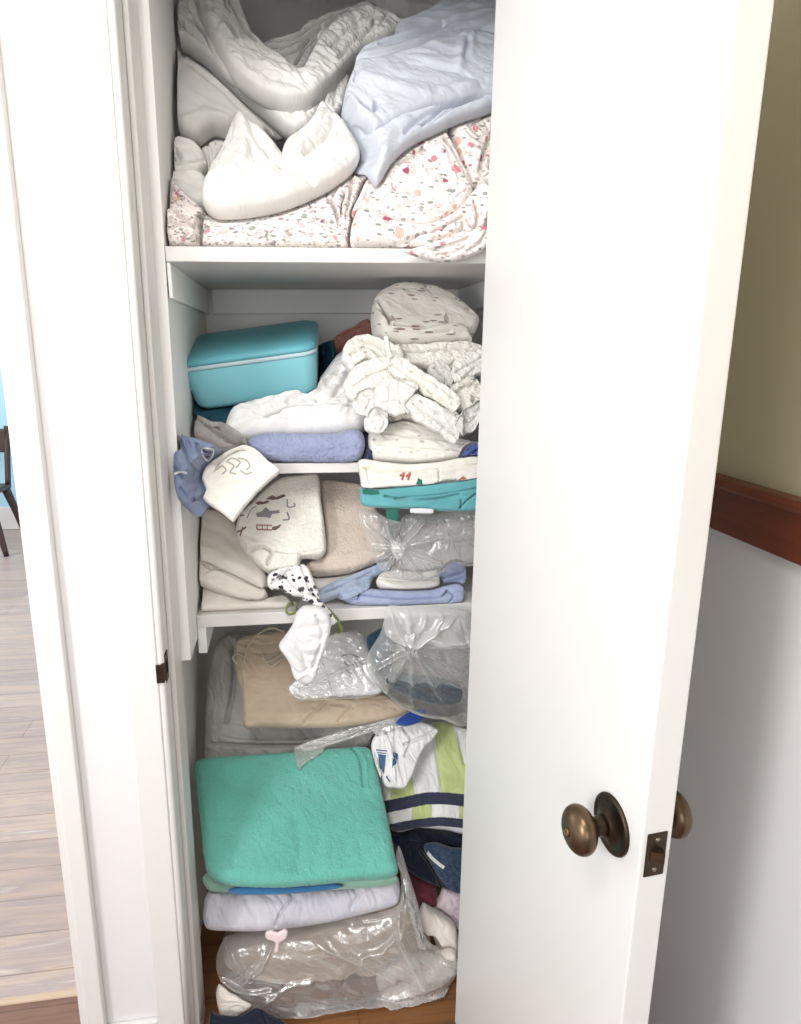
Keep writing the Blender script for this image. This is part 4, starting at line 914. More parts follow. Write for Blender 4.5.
def low_shelf():
    teal_ = next(o for o in sc.objects if o.get('label', '').startswith('teal folded sheet'))
    b1 = soft('fleece_blanket', [(194, 586), (200, 582), (232, 596), (262, 602), (284, 599), (292, 606), (284, 611), (244, 613), (212, 614), (197, 614), (194, 604)],
        lean(240, 582, .36, 614, .262), .022, .03, .014, 2.4, [rdg([(200, 592), (240, 604)], .003, .012)], [(.0015, .04, 10, 2)], BEIGE, 'beige fleece blanket folded flat at the bottom left of the lower shelf', 'blanket', seed=71, rest=[S3])
    b2 = soft('fleece_blanket', [(192, 566), (194, 558), (214, 564), (240, 578), (262, 588), (268, 596), (262, 603), (240, 602), (218, 594), (198, 584), (193, 576)],
        lean(230, 556, .36, 603, .27), .026, .025, .012, 2.4, [val([(204, 568), (212, 574), (224, 574)], .006, .0025), val([(214, 574), (208, 578)], .004, .002), lip([(196, 562), (216, 572), (240, 584), (262, 592)], .006, .015), val([(214, 572), (240, 585), (262, 593)], .004, .002)], [(.0015, .04, 25, 2)], BEIGE,
        'beige fleece blanket with an open fold, second in the left stack of the lower shelf', 'blanket', seed=72, avoid=[b1], push=(0, 0, 1), eps=.003)
    b3 = soft('fleece_blanket', [(190, 552), (191, 532), (195, 520), (206, 512), (226, 516), (240, 530), (252, 552), (264, 568), (268, 584), (262, 592), (240, 582), (214, 569), (196, 562)],
        lean(230, 512, .42, 592, .275), .028, .025, .018, 2.4, [rdg([(196, 548), (230, 566), (258, 582)], .004, .012), val([(200, 530), (226, 540), (246, 560)], .002, .01)], [(.002, .05, 35, 2)], BEIGE,
        'beige fleece blanket on top of the left stack of the lower shelf', 'blanket', seed=73, avoid=[b2], push=(0, 0, 1), eps=.003)
    cream = soft('terry_towel', [(236, 530), (240, 516), (252, 504), (266, 490), (280, 480), (300, 477), (318, 477), (321, 500), (325, 530), (326, 550), (320, 558), (302, 559), (299, 570), (284, 573), (266, 572), (250, 558), (240, 544)],
        lean(285, 477, .38, 573, .262), .030, .03, .014, 2.5,
        [rdg([(246, 544), (262, 550), (280, 562)], .006, .012), val([(250, 554), (262, 550), (272, 556), (268, 566)], .010, .004), lip([(262, 552), (284, 556), (304, 556), (324, 552)], .007, .012), val([(300, 556), (312, 554), (324, 552)], .005, .0025)], [(.002, .04, 20, 2)], TOWELC,
        'cream terry towel with embroidered village motifs hanging forward on the lower shelf', 'towel', sp=.002, seed=75, avoid=[b3, b2, b1], push=(0, 0, 1), eps=.003)
    applique('brown_embroidery', cream, [[(255, 503), (259, 501), (264, 502), (267, 500), (270, 502), (265, 504), (258, 505)], [(266, 499), (272, 495), (276, 497), (284, 494), (286, 496), (279, 499), (273, 500)], ribbon([(237, 532), (242, 530), (246, 527)], 1.6), ribbon([(243, 527), (240, 536)], 1.4), ribbon([(235, 520), (239, 516), (244, 515)], 1.4), [(272, 527), (277, 526), (281, 524), (280, 527), (276, 530), (272, 530)]], EMB1, label='brown embroidery')
    applique('grey_embroidery', cream, [[(256, 513), (261, 512), (266, 507), (270, 511), (279, 510), (280, 513), (272, 514), (270, 518), (265, 517), (257, 517)], ribbon([(287, 499), (288, 507), (295, 506), (294, 503)], 1.2), ribbon([(287, 512), (289, 519), (283, 520)], 1.6), ribbon([(247, 518), (251, 510), (256, 506)], .9)], EMB2, label='grey embroidery')
    applique('brick_embroidery', cream, [ribbon([(256, 525), (272, 525.4)], 1.3), ribbon([(257, 529.4), (272, 530)], 1.5), ribbon([(256.6, 525), (257, 529.5)], 1.2), ribbon([(262, 525), (262.4, 529.5)], .9), ribbon([(267, 525), (267.4, 529.5)], .9)], EMB3, label='brick red embroidery')
    tan = soft('plush_blanket', [(318, 486), (324, 482), (344, 484), (364, 488), (374, 504), (380, 522), (386, 542), (384, 556), (374, 564), (352, 572), (330, 575), (312, 575), (306, 566), (318, 558), (324, 548), (322, 520)],
        lean(348, 482, .44, 575, .30), .03, .03, .016, 2.5, [rdg([(330, 560), (352, 560), (374, 552)], .003, .012)], [(.002, .05, -20, 2)], TAN, 'tan plush blanket folded beside the embroidered cream towel', 'blanket', seed=77, avoid=[cream])
    thin = soft('cotton_sheet', [(312, 577), (330, 577), (352, 574), (360, 578), (350, 584), (330, 590), (318, 592), (310, 586)], lean(335, 573, .34, 592, .29), .012, .012, .008, 2.4, [val([(314, 582), (334, 582), (352, 578)], .004, .002)], [], CREAM, 'cream folded sheet under the tan plush blanket', 'sheet', sp=.002, seed=78, avoid=[tan], push=(0, 0, -1), eps=.003)
    peri = soft('folded_sheet', [(342, 598), (346, 590), (356, 587), (380, 590), (404, 591), (430, 590), (444, 586), (456, 584), (463, 588), (464, 598), (460, 604), (430, 606), (400, 607), (372, 606), (352, 604)],
        lean(400, 584, .285, 607, .255), .018, .025, .011, 2.4, [val([(348, 594), (356, 592), (358, 600), (352, 602)], .006, .0022), lip([(358, 594), (400, 599), (440, 597), (460, 592)], .006, .01), val([(358, 596), (400, 600), (440, 598), (446, 592)], .007, .0022), val([(446, 592), (452, 597), (448, 604)], .006, .0022), rdg([(380, 595), (392, 604)], .003, .006)], [(.0015, .02, 5, 2)], PERI2,
        'periwinkle blue folded sheet at the front right of the lower shelf', 'sheet', sp=.0018, seed=79, rest=[S3])
    jean = soft('folded_cloth', [(320, 590), (330, 584), (348, 577), (364, 570), (380, 563), (387, 564), (386, 572), (372, 578), (358, 586), (344, 594), (330, 600), (320, 602), (316, 597)], lean(352, 563, .33, 602, .262), .016, .016, .009, 2.3, [val([(326, 594), (348, 586), (372, 574)], .005, .0025), lip([(324, 590), (348, 582), (376, 570)], .004, .008)], [(.002, .015, -28, 3)], LTBLUE,
        'light blue rolled cloth slanting in front of the tan blanket', 'cloth', sp=.0018, seed=81, avoid=[peri, thin, tan], push=(0, -1, 0))
    inner = soft('folded_cloth', [(376, 582), (382, 574), (398, 572), (420, 574), (436, 572), (440, 580), (437, 588), (420, 590), (398, 591), (384, 588)], lean(408, 572, .31, 591, .265), .014, .02, .009, 2.4, [val([(380, 582), (404, 584), (434, 582)], .004, .002), lip([(378, 580), (404, 583), (436, 580)], .004, .01)], [(.001, .02, 5, 2)], IVORY,
        'ivory folded cloth inside the knotted clear bag of the lower shelf', 'cloth', sp=.002, seed=83, avoid=[peri], push=(0, 0, 1))
    blue = soft('folded_cloth', [(436, 588), (438, 574), (448, 564), (460, 562), (466, 572), (464, 584), (454, 588)], lean(450, 562, .32, 588, .285), .016, .02, .01, 2.4, [val([(440, 580), (452, 576), (464, 572)], .005, .002), val([(440, 586), (452, 582), (464, 578)], .005, .002)], [(.0015, .02, -10, 2)], PERI2,
        'blue folded cloth at the right end of the lower shelf beside ivory cloth', 'cloth', sp=.002, seed=84, avoid=[peri, inner], push=(0, 0, 1))
    fold2 = soft('folded_sheet', [(400, 566), (404, 540), (420, 528), (446, 522), (466, 520), (482, 524), (480, 556), (464, 564), (440, 572), (416, 573)], lean(440, 520, .38, 573, .315), .03, .03, .02, 2.4, [val([(404, 552), (436, 546), (470, 540)], .006, .003)], [(.003, .03, -10, 2)], GREYPILL,
        'pale grey folded sheet inside the clear bag below the teal sheet', 'sheet', seed=85, avoid=[tan, inner, blue])
    def star(cx, cy, n, r0, r1, a, w, ph=0, span=360, sq=1.0):
        out = []
        for i in range(n):
            t = math.radians(ph + span * i / n); out.append(('r', [(cx + r0 * math.cos(t), cy + r0 * math.sin(t) * sq), (cx + r1 * math.cos(t + .15), cy + r1 * math.sin(t + .15) * sq)], a, w))
        return out
    bag = soft('plastic_bag', [(358, 516), (364, 509), (380, 512), (396, 516), (410, 514), (428, 514), (452, 513), (482, 512), (482, 560), (466, 566), (452, 562), (440, 574), (420, 580), (398, 578), (382, 570), (372, 556), (366, 538)],
        lean(420, 509, .235, 580, .235), .022, .02, .02, 2.2, star(396, 545, 11, 6, 44, .012, .0045, 10) + [rdg([(398, 544), (392, 524), (374, 512)], .016, .006), rdg([(400, 544), (412, 528), (424, 516)], .016, .006)],
        [(.004, .035, 60, 2.0)], FILM, 'clear plastic bag with a knot, lying under the teal sheet on the lower shelf', 'bag', seed=87, film=True, sp=.002, avoid=[teal_, inner, blue, peri], push=(0, -1, 0))
    k = soft('knot', [(391, 548), (394, 541), (399, 543), (404, 541), (405, 549), (402, 557), (397, 560), (393, 554)], lean(398, 538, .208, 568, .208), .012, .01, .01, 2.2, [val([(390, 546), (400, 556), (406, 560)], .006, .002)], [(.004, .012, 40, 2)], KNOT, seed=88, parent=bag, sp=.002)
    leo = soft('printed_scarf', [(267, 580), (269, 574), (280, 568), (290, 566), (302, 564), (308, 567), (314, 580), (320, 596), (318, 604), (306, 598), (292, 596), (280, 590), (272, 590), (268, 586)],
        lean(292, 564, .245, 604, .205), .016, .012, .010, 2.3, [val([(282, 572), (292, 584), (304, 594)], .005, .003), lip([(306, 568), (310, 584), (318, 598)], -.006, .008), val([(302, 568), (308, 586), (316, 600)], .005, .0025), val([(272, 584), (282, 578), (290, 570)], .006, .003)], [(.003, .016, 50, 2)], LEOP,
        'black and white leopard print scarf hanging over the lower shelf edge', 'scarf', sp=.0018, seed=89, avoid=[cream, b1], push=(0, -1, 0))
    grn = tube('cord_loop', [tuple(atY(x, y, Y)) for x, y, Y in ((290, 603, .232), (286, 609, .226), (288, 614, .222), (294, 613, .222), (297, 606, .226), (294, 602, .230))], .0032, OLIVEC)
    tag(grn, 'olive green cord loop beside the leopard print scarf', 'cord')
    gr2 = tube('hanging_strap', [tuple(atY(x, y, Y)) for x, y, Y in ((318, 603, .215), (328, 610, .21), (337, 620, .21), (341, 630, .21), (338, 632, .215))], .005, OLIVEC)
    tag(gr2, 'olive green strap hanging behind the white sock', 'strap')
    gstrip = soft('grey_scarf', ribbon([(304, 596), (316, 602), (326, 612), (334, 624)], 8), lean(318, 596, .19, 626, .185), .006, .004, .006, 2, [], [(.002, .015, 50, 2)], LEOP, 'grey printed scarf end trailing over the lower shelf edge', 'scarf', sp=.0018, seed=90)
    sock = soft('hanging_sock', [(279, 646), (284, 638), (292, 626), (296, 614), (304, 607), (318, 607), (328, 612), (331, 624), (328, 640), (324, 652), (319, 664), (316, 676), (306, 681), (294, 676), (290, 664), (286, 656)],
        lean(305, 607, .165, 681, .185), .022, .018, .014, 2.2, [lip([(290, 636), (300, 642), (316, 640), (328, 628)], .006, .015), val([(316, 612), (322, 630), (314, 660)], .006, .004), val([(290, 662), (300, 668), (316, 662)], .006, .003), val([(292, 632), (302, 646), (306, 664)], .004, .006), rdg([(296, 674), (306, 668), (314, 672)], .004, .004)], [(.003, .03, 70, 2)], SOCK,
        'white sock hanging over the front of the lower shelf', 'sock', sp=.0019, seed=91)
low_shelf()

# ------------------------------------------------------------------ bottom of the closet
GREYB = cloth('grey_dust_bag', srgb(196, 194, 191), srgb(180, 178, 176), rough=.6, sheen=0)
BEIGEB = cloth('sand_blanket', srgb(208, 186, 160), srgb(194, 172, 146), scale=10)
CORD = cloth('natural_cotton_cord', srgb(214, 200, 178))
SEA = cloth('sea_green_terry', srgb(98, 190, 174), srgb(86, 180, 162), scale=6, pile=True)
LTGRN = cloth('mint_cotton', srgb(146, 196, 176)); ROYAL = cloth('royal_blue_cotton', srgb(32, 78, 168)); MIDBLUE = cloth('mid_blue_cotton', srgb(46, 118, 172))
LIME = cloth('lime_green_cotton', srgb(196, 210, 134)); STRW = cloth('white_towel_cotton', srgb(236, 236, 236)); NAVYB = cloth('navy_band', srgb(58, 62, 84))
DKNAVY = cloth('dark_navy_fabric', srgb(26, 32, 52)); DENIMD = cloth('dark_denim', srgb(38, 58, 84), srgb(60, 82, 108), scale=60); MAROON = cloth('maroon_fleece', srgb(124, 48, 62), srgb(108, 38, 54))
PINKW = cloth('pinkish_white_cotton', srgb(222, 204, 212)); NAVYT = cloth('deep_teal_terry', srgb(34, 72, 92), srgb(26, 54, 76), scale=30)
BROWNB = cloth('fawn_blanket', srgb(226, 202, 176), srgb(208, 182, 154), scale=7); CREAMT = cloth('cream_fleece', srgb(232, 222, 214), scale=8)
def bottom():
    # clear bag of blankets on the closet floor
    fl = bpy.data.objects['floor_closet']
    fawn = soft('bagged_blanket', [(222, 950), (228, 934), (262, 928), (310, 922), (350, 910), (388, 894), (408, 884), (416, 904), (422, 940), (430, 962), (420, 984), (396, 1000), (360, 1010), (310, 1014), (270, 1010), (240, 994), (226, 974)],
        lean(320, 884, .40, 1014, .19), .07, .10, .06, 2.3, [rdg([(300, 980), (350, 960), (400, 950)], .012, .03), val([(330, 950), (360, 975), (350, 1000)], .01, .012), lip([(240, 960), (290, 975), (340, 960), (400, 930)], .012, .04)], [(.008, .07, 20, 2)], BROWNB,
        'fawn blanket packed inside the big clear bag on the closet floor', 'blanket', sp=.0032, seed=101)
    lav = soft('quilt', [(203, 918), (205, 898), (212, 889), (240, 888), (290, 888), (340, 886), (384, 878), (397, 876), (400, 890), (397, 904), (380, 910), (340, 920), (300, 927), (260, 931), (226, 931), (208, 929)],
        lean(300, 874, .20, 931, .115), .035, .05, .025, 2.3, [val([(282, 890), (292, 896), (280, 914), (276, 926)], .006, .003), val([(244, 900), (236, 924)], .003, .006), val([(220, 910), (228, 926)], .003, .005), val([(360, 892), (350, 908)], .003, .005), rdg([(210, 908), (300, 908), (390, 890)], .004, .02)],
        [(.004, .035, 70, 2)], LAV, 'lavender grey folded quilt between the sea green towel and the bagged blanket', 'quilt', seed=103, avoid=[fawn], push=(0, 0, 1), eps=.003)
    pl = level(.0, 0, 0)
    mint = soft('folded_towel', [(202, 880), (208, 874), (300, 876), (386, 872), (398, 880), (380, 885), (300, 889), (240, 890), (210, 889)], lean(300, 872, .16, 890, .12), .014, .02, .008, 2.3, [], [(.0015, .03, 0, 2)], LTGRN, 'pale mint towel edge directly under the sea green towel', 'towel', sp=.002, seed=104, avoid=[lav], push=(0, 0, 1), eps=.003)
    blu = soft('folded_sheet', [(228, 890), (240, 886), (290, 886), (332, 883), (344, 886), (330, 890), (290, 894), (250, 895), (234, 894)], lean(290, 883, .115, 895, .10), .010, .012, .006, 2.3, [], [(.001, .03, 0, 2)], MIDBLUE, 'mid blue cloth edge peeking out above the lavender quilt', 'sheet', sp=.0018, seed=105, avoid=[lav, mint], push=(0, -1, 0), eps=.003)
    Zt = .405
    sea = soft('bath_towel', [(195, 772), (197, 763), (210, 759), (250, 757), (300, 753), (350, 749), (366, 749), (374, 756), (380, 784), (388, 820), (395, 856), (398, 872), (390, 878), (360, 880), (320, 884), (280, 887), (240, 886), (218, 882), (207, 872), (203, 850), (200, 820), (197, 795)],
        lean(300, 750, .36, 882, .085), .030, .028, .03, 2.4,
        [lip([(204, 862), (216, 876), (250, 882), (300, 882), (390, 874)], .004, .012), val([(205, 868), (218, 879), (250, 884), (300, 884), (340, 881)], .004, .003), val([(352, 752), (360, 766), (363, 790)], .005, .004), rdg([(356, 752), (365, 768), (367, 792)], .004, .004), val([(236, 840), (232, 868)], .002, .009), rdg([(296, 824), (300, 850), (296, 872)], -.006, .012), val([(320, 842), (314, 872)], .0018, .010)],
        [(.005, .09, 40, 1.8, False), (.0016, .03, 60, 2)], SEA, 'sea green bath towel folded on top of the front pile', 'towel', sp=.0026, seed=107, avoid=[lav, mint, blu], push=(0, 0, 1), eps=.003)
    # bag film around the fawn blanket
    cuff = soft('fleece_towel', [(376, 978), (386, 964), (402, 956), (420, 954), (438, 952), (454, 950), (456, 966), (446, 980), (428, 990), (412, 1000), (396, 1004), (382, 998)], lean(414, 950, .13, 1004, .10), .026, .02, .022, 2.2, [val([(400, 976), (416, 984), (430, 980)], .006, .006)], [(.004, .025, 40, 2)], CREAMT,
        'cream fleece towel swelling out at the right end of the big clear bag', 'towel', seed=111, avoid=[fawn], push=(0, -1, 0))
    bag = soft('plastic_bag', [(216, 962), (220, 946), (230, 934), (262, 930), (290, 928), (330, 920), (372, 908), (396, 890), (402, 868), (408, 878), (414, 900), (420, 926), (432, 944), (452, 950), (458, 962), (448, 978), (424, 992), (394, 1006), (360, 1014), (320, 1019), (286, 1016), (256, 1008), (236, 996), (222, 980)],
        lean(320, 870, .18, 1019, .11), .055, .05, .05, 2.2,
        [rdg([(312, 926), (340, 938), (370, 952), (390, 962)], .020, .006), rdg([(320, 922), (350, 940), (382, 950)], .014, .005), rdg([(232, 936), (250, 960), (280, 968)], .012, .006), rdg([(222, 966), (250, 976), (272, 972)], .012, .005), rdg([(272, 934), (262, 952), (246, 966)], .010, .005), rdg([(394, 892), (396, 920), (410, 950), (420, 970)], .02, .008), rdg([(360, 940), (380, 934), (400, 912)], .014, .006), rdg([(268, 985), (290, 970), (310, 966)], .008, .006), val([(300, 990), (350, 996), (400, 976)], .01, .02)],
        [(.006, .06, 30, 2.2)], FILMG, 'big clear plastic bag bulging out at the bottom of the closet', 'bag', sp=.0026, seed=109, film=True, avoid=[lav, fawn, cuff], push=(0, -1, 0), eps=.003)
    knot = soft('drawstring', [(266, 938), (266, 932), (272, 930), (278, 932), (284, 929), (288, 931), (286, 938), (280, 942), (279, 950), (274, 952), (275, 942)], lean(276, 926, .05, 950, .045), .005, .004, .004, 2, mat=cloth('pink_plastic', srgb(236, 214, 214), rough=.5), seed=110, parent=bag, sp=.002); knot['label'] = 'pale pink drawstring end'
    whit = soft('fleece_towel', [(420, 912), (424, 904), (432, 908), (446, 916), (456, 926), (458, 950), (452, 958), (454, 962), (440, 964), (430, 958), (426, 940)], lean(440, 904, .20, 978, .14), .028, .03, .02, 2.2, [lip([(426, 944), (440, 950), (456, 952)], .008, .015), val([(428, 948), (440, 953), (454, 955)], .008, .003), val([(440, 962), (448, 966)], .004, .003)], [(.003, .03, 50, 2)], CREAMT,
        'cream fleece towel standing between the big clear bag and the door', 'towel', seed=112, avoid=[bag, cuff, fawn])
    crm = soft('cotton_cloth', [(216, 996), (219, 984), (228, 988), (240, 996), (252, 1004), (238, 1014), (222, 1018)], lean(232, 984, .085, 1018, .07), .010, .010, .008, 2.2, [], [(.002, .02, 20, 2)], CREAMT, 'cream cloth corner poking out at the lower left of the closet', 'cloth', sp=.002, seed=114, avoid=[bag, fawn], push=(0, -1, 0))
    dkb = soft('folded_trousers', [(211, 1010), (216, 1014), (238, 1016), (256, 1008), (270, 1014), (284, 1022), (288, 1036), (260, 1042), (220, 1042), (209, 1030)], lean(245, 1008, .06, 1042, .0), .016, .02, .012, 2.3, [val([(262, 1014), (268, 1030)], .004, .004)], [(.003, .03, 20, 2)], DKNAVY, 'dark navy trousers on the closet floor below the big clear bag', 'trousers', seed=113, avoid=[bag, fawn, crm], push=(0, -1, 0))

    # right-hand column
    towel = soft('striped_towel', [(372, 742), (380, 730), (394, 722), (410, 728), (424, 724), (440, 722), (456, 726), (470, 734), (468, 800), (466, 832), (446, 830), (420, 828), (398, 832), (388, 826), (384, 806), (378, 780)],
        lean(425, 722, .44, 830, .27), .03, .04, .02, 2.4,
        [lip([(384, 806), (400, 802), (424, 798), (466, 800)], .005, .02), lip([(386, 824), (404, 824), (430, 820), (466, 822)], .008, .012), val([(430, 730), (436, 760), (440, 790)], .004, .006), val([(456, 734), (462, 764)], .006, .004), val([(392, 816), (404, 812)], .005, .004)], [(.003, .04, 80, 2)], STRW,
        'lime and white striped towel with navy bands at the lower right', 'towel', sp=.0019, seed=121, avoid=[sea],
        pats=[([(432, 724), (450, 724), (462, 760), (468, 800), (440, 798), (437, 770)], LIME), ([(392, 780), (410, 774), (414, 800), (396, 806), (388, 800)], LIME), ([(410, 806), (430, 804), (430, 822), (410, 824)], LIME), ([(458, 804), (470, 804), (470, 824), (456, 822)], LIME),
              (ribbon([(380, 808), (400, 804), (424, 799), (446, 799), (470, 802)], 12), NAVYB), (ribbon([(384, 830), (402, 826), (430, 822), (446, 822), (470, 825)], 9), NAVYB)])
    strap = soft('striped_bag', [(371, 746), (376, 734), (384, 726), (396, 722), (412, 720), (424, 722), (438, 730), (432, 740), (424, 748), (418, 760), (412, 776), (404, 788), (394, 788), (384, 786), (378, 768)],
        lean(400, 720, .36, 790, .27), .016, .014, .010, 2.3, [lip([(384, 730), (392, 750), (396, 784)], .006, .012), val([(394, 730), (396, 756), (404, 784)], .006, .003), val([(404, 744), (420, 738), (434, 731)], .008, .003), val([(402, 728), (410, 740), (404, 756)], .008, .003)], [(.003, .02, 70, 2)], STRW,
        'white cloth bag with small blue marks crumpled on the striped towel', 'bag', sp=.0019, seed=122, avoid=[sea, towel], push=(0, -1, 0))
    applique('blue_print', strap, [[(378, 754), (386, 755), (384, 774), (380, 768)], ribbon([(376, 750), (387, 751)], 1.2), ribbon([(377, 752.5), (386, 753.5)], 1.0), ribbon([(386, 776), (390, 782)], 1.4), [(393, 752), (398, 754), (396, 764), (392, 768)]], cloth('steel_blue_print', srgb(70, 104, 150)), label='steel blue print')
    royal = soft('blue_cloth', [(396, 722), (402, 716), (412, 711), (422, 709), (426, 714), (420, 722), (408, 726), (398, 725)], lean(410, 709, .32, 726, .29), .012, .012, .008, 2.2, [val([(400, 721), (412, 716), (422, 714)], .004, .002)], [(.002, .012, -25, 2)], ROYAL, 'royal blue cloth showing above the white cloth bag', 'cloth', sp=.0018, seed=123, avoid=[strap, towel], push=(0, -1, 0))
    dk = soft('dark_jacket', [(390, 836), (398, 832), (420, 829), (446, 831), (468, 833), (468, 880), (462, 892), (446, 888), (434, 884), (420, 878), (408, 870), (400, 856), (394, 846)],
        lean(430, 829, .30, 890, .24), .025, .04, .016, 2.4, [lip([(400, 836), (430, 840), (466, 844)], -.008, .02), val([(420, 850), (432, 868), (440, 884)], .008, .004)], [(.005, .03, 60, 2)], DKNAVY, 'dark navy jacket stuffed below the striped towel', 'jacket', sp=.002, seed=125, avoid=[sea, towel, lav])
    den = soft('denim_cloth', [(424, 846), (436, 843), (452, 848), (468, 852), (468, 890), (456, 892), (446, 886), (436, 872), (428, 858)], lean(446, 843, .225, 892, .20), .012, .012, .010, 2.3, [rdg([(428, 854), (436, 862), (444, 870)], .004, .003)], [(.004, .014, 50, 1.6)], DENIMD, 'mottled dark denim cloth with a white seam beside the door', 'cloth', sp=.0019, seed=126, avoid=[dk, towel], push=(0, -1, 0))
    applique('white_seam', den, [ribbon([(427, 852), (434, 860), (444, 868)], 3.4)], LABELM, label='white seam')
    mar = soft('maroon_cloth', [(412, 886), (416, 878), (426, 878), (436, 882), (442, 890), (442, 902), (436, 912), (424, 914), (418, 920), (414, 904)], lean(428, 878, .225, 920, .19), .022, .025, .014, 2.2, [val([(422, 884), (430, 896), (424, 910)], .004, .006)], [(.002, .02, 60, 2)], MAROON, 'maroon fleece cloth below the dark navy jacket', 'cloth', sp=.002, seed=127, avoid=[dk, den, whit, lav])
    pk = soft('cotton_cloth', [(434, 906), (440, 896), (444, 888), (458, 890), (468, 892), (466, 930), (456, 928), (444, 916), (436, 912)], lean(450, 888, .24, 930, .21), .018, .02, .012, 2.2, [], [(.003, .02, 40, 2)], PINKW, 'pinkish white cloth between the maroon cloth and the door', 'cloth', seed=128, avoid=[mar, whit, den])
    side = soft('plastic_sheet', [(398, 846), (402, 852), (408, 872), (414, 890), (420, 912), (424, 938), (416, 934), (408, 906), (402, 878), (396, 860)], lean(410, 846, .16, 938, .13), .008, .006, .006, 2, [rdg([(400, 852), (410, 884), (420, 924)], .006, .004)], [(.003, .02, 70, 3)], FILMG, 'grey plastic film standing beside the sea green towel', 'plastic film', sp=.002, seed=129, avoid=[sea, lav, bag, dk, whit, mar], push=(0, -1, 0))

    # behind the towel: bagged blankets and the knotted bag
    tt = soft('folded_towel', [(388, 680), (394, 672), (412, 674), (440, 678), (458, 682), (462, 692), (458, 702), (440, 704), (418, 700), (400, 694)], lean(425, 672, .275, 704, .255), .02, .02, .012, 2.4, [lip([(392, 680), (420, 686), (458, 690)], .006, .01), val([(394, 682), (420, 688), (456, 692)], .005, .002)], [(.002, .03, 10, 2)], NAVYT, 'deep teal folded towel at the bottom of the knotted bag', 'towel', sp=.002, seed=133)
    tt2 = soft('folded_towel', [(366, 640), (378, 630), (392, 626), (396, 646), (392, 664), (398, 680), (388, 684), (376, 670)], lean(382, 626, .30, 684, .285), .016, .016, .012, 2.3, [val([(372, 644), (382, 660), (390, 676)], .005, .003)], [(.003, .02, 60, 2)], NAVYT, 'deep teal towel edge at the left of the knotted bag', 'towel', sp=.002, seed=134, avoid=[tt])
    tied = soft('plastic_bag', [(366, 664), (370, 650), (380, 634), (384, 620), (388, 606), (402, 606), (420, 606), (444, 608), (466, 612), (474, 622), (474, 716), (458, 722), (440, 716), (418, 712), (398, 702), (382, 688), (372, 678)],
        lean(420, 606, .20, 722, .26), .035, .03, .03, 2.2, star(408, 638, 12, 6, 60, .014, .005, 20) + [rdg([(408, 638), (398, 652), (386, 672)], .018, .006), rdg([(410, 638), (430, 660), (456, 676)], .016, .006), rdg([(408, 634), (394, 620), (388, 608)], .016, .006), rdg([(412, 634), (430, 622), (440, 610)], .014, .006)],
        [(.005, .045, 50, 2.0)], FILM, 'knotted clear plastic bag of dark teal towels hanging below the lower shelf', 'bag', seed=131, film=True, sp=.0022, avoid=[S3, tt, tt2], push=(0, -1, 0), eps=.006,
        pats=[([(380, 604), (478, 604), (478, 634), (440, 636), (412, 634), (400, 634), (384, 628)], FILMW), ([(384, 668), (400, 672), (440, 676), (464, 680), (464, 704), (436, 708), (404, 702), (386, 690)], FILMC)])
    kk = soft('knot', [(404, 640), (406, 634), (410, 636), (415, 633), (414, 641), (410, 647), (407, 644)], lean(410, 630, .155, 652, .165), .010, .008, .008, 2.2, [val([(404, 640), (412, 644)], .005, .002)], [(.003, .01, 30, 2)], KNOT, seed=132, parent=tied, sp=.0018)
    wp = soft('wrapped_pillowcase', [(288, 688), (300, 676), (312, 654), (322, 640), (338, 633), (360, 634), (368, 650), (374, 670), (382, 690), (372, 695), (346, 695), (318, 697), (300, 696)],
        lean(336, 633, .42, 697, .32), .018, .02, .012, 2.3, [lip([(296, 688), (320, 684), (350, 684), (380, 686)], .006, .01), val([(300, 690), (322, 686), (350, 686), (378, 688)], .005, .0022), val([(304, 694), (340, 691), (374, 691)], .004, .002)], [(.002, .02, 20, 2)], SOCK,
        'white pillowcase in shiny plastic wrap below the lower shelf', 'pillowcase', sp=.002, seed=135, avoid=[tt2], push=(-.6, 0, 0) if False else (0, 1, 0))
    applique('grey_print', wp, [ribbon([(342, 656), (350, 654), (360, 658)], 1.8), ribbon([(344, 662), (348, 666)], 2), ribbon([(354, 660), (358, 668)], 2), ribbon([(346, 670), (352, 674)], 1.6), ribbon([(360, 662), (364, 666)], 1.6)], EMB2, label='grey printed motif')
    wf = soft('plastic_wrap', [(288, 688), (298, 676), (312, 654), (324, 640), (338, 632), (362, 632), (374, 660), (384, 690), (360, 698), (318, 700), (296, 700)], lean(336, 632, .37, 700, .275), .008, .006, .012, 2.2, [rdg([(300, 690), (340, 672), (370, 660)], .004, .004), rdg([(320, 660), (330, 690)], .004, .004)], [(.003, .03, 30, 2)], FILM, seed=136, film=True, sp=.002, parent=wp, avoid=[tt2]); wf['label'] = 'clear plastic wrap'
    sand = soft('blanket_bag', [(234, 650), (238, 640), (260, 634), (290, 632), (300, 640), (320, 690), (340, 698), (380, 694), (398, 702), (414, 706), (404, 716), (380, 722), (340, 727), (300, 728), (264, 728), (244, 727), (242, 700), (236, 672)],
        lean(310, 632, .52, 728, .36), .03, .035, .018, 2.4, [lip([(240, 716), (244, 690), (240, 660)], .006, .02), rdg([(248, 716), (300, 716), (380, 708)], .005, .012), val([(304, 724), (318, 710), (326, 702)], .005, .004), val([(338, 722), (352, 708)], .004, .004)], [(.003, .035, 10, 2)], BEIGEB,
        'sand coloured blanket in a drawstring pouch behind the sea green towel', 'blanket', seed=137, avoid=[wp, tt, tt2])
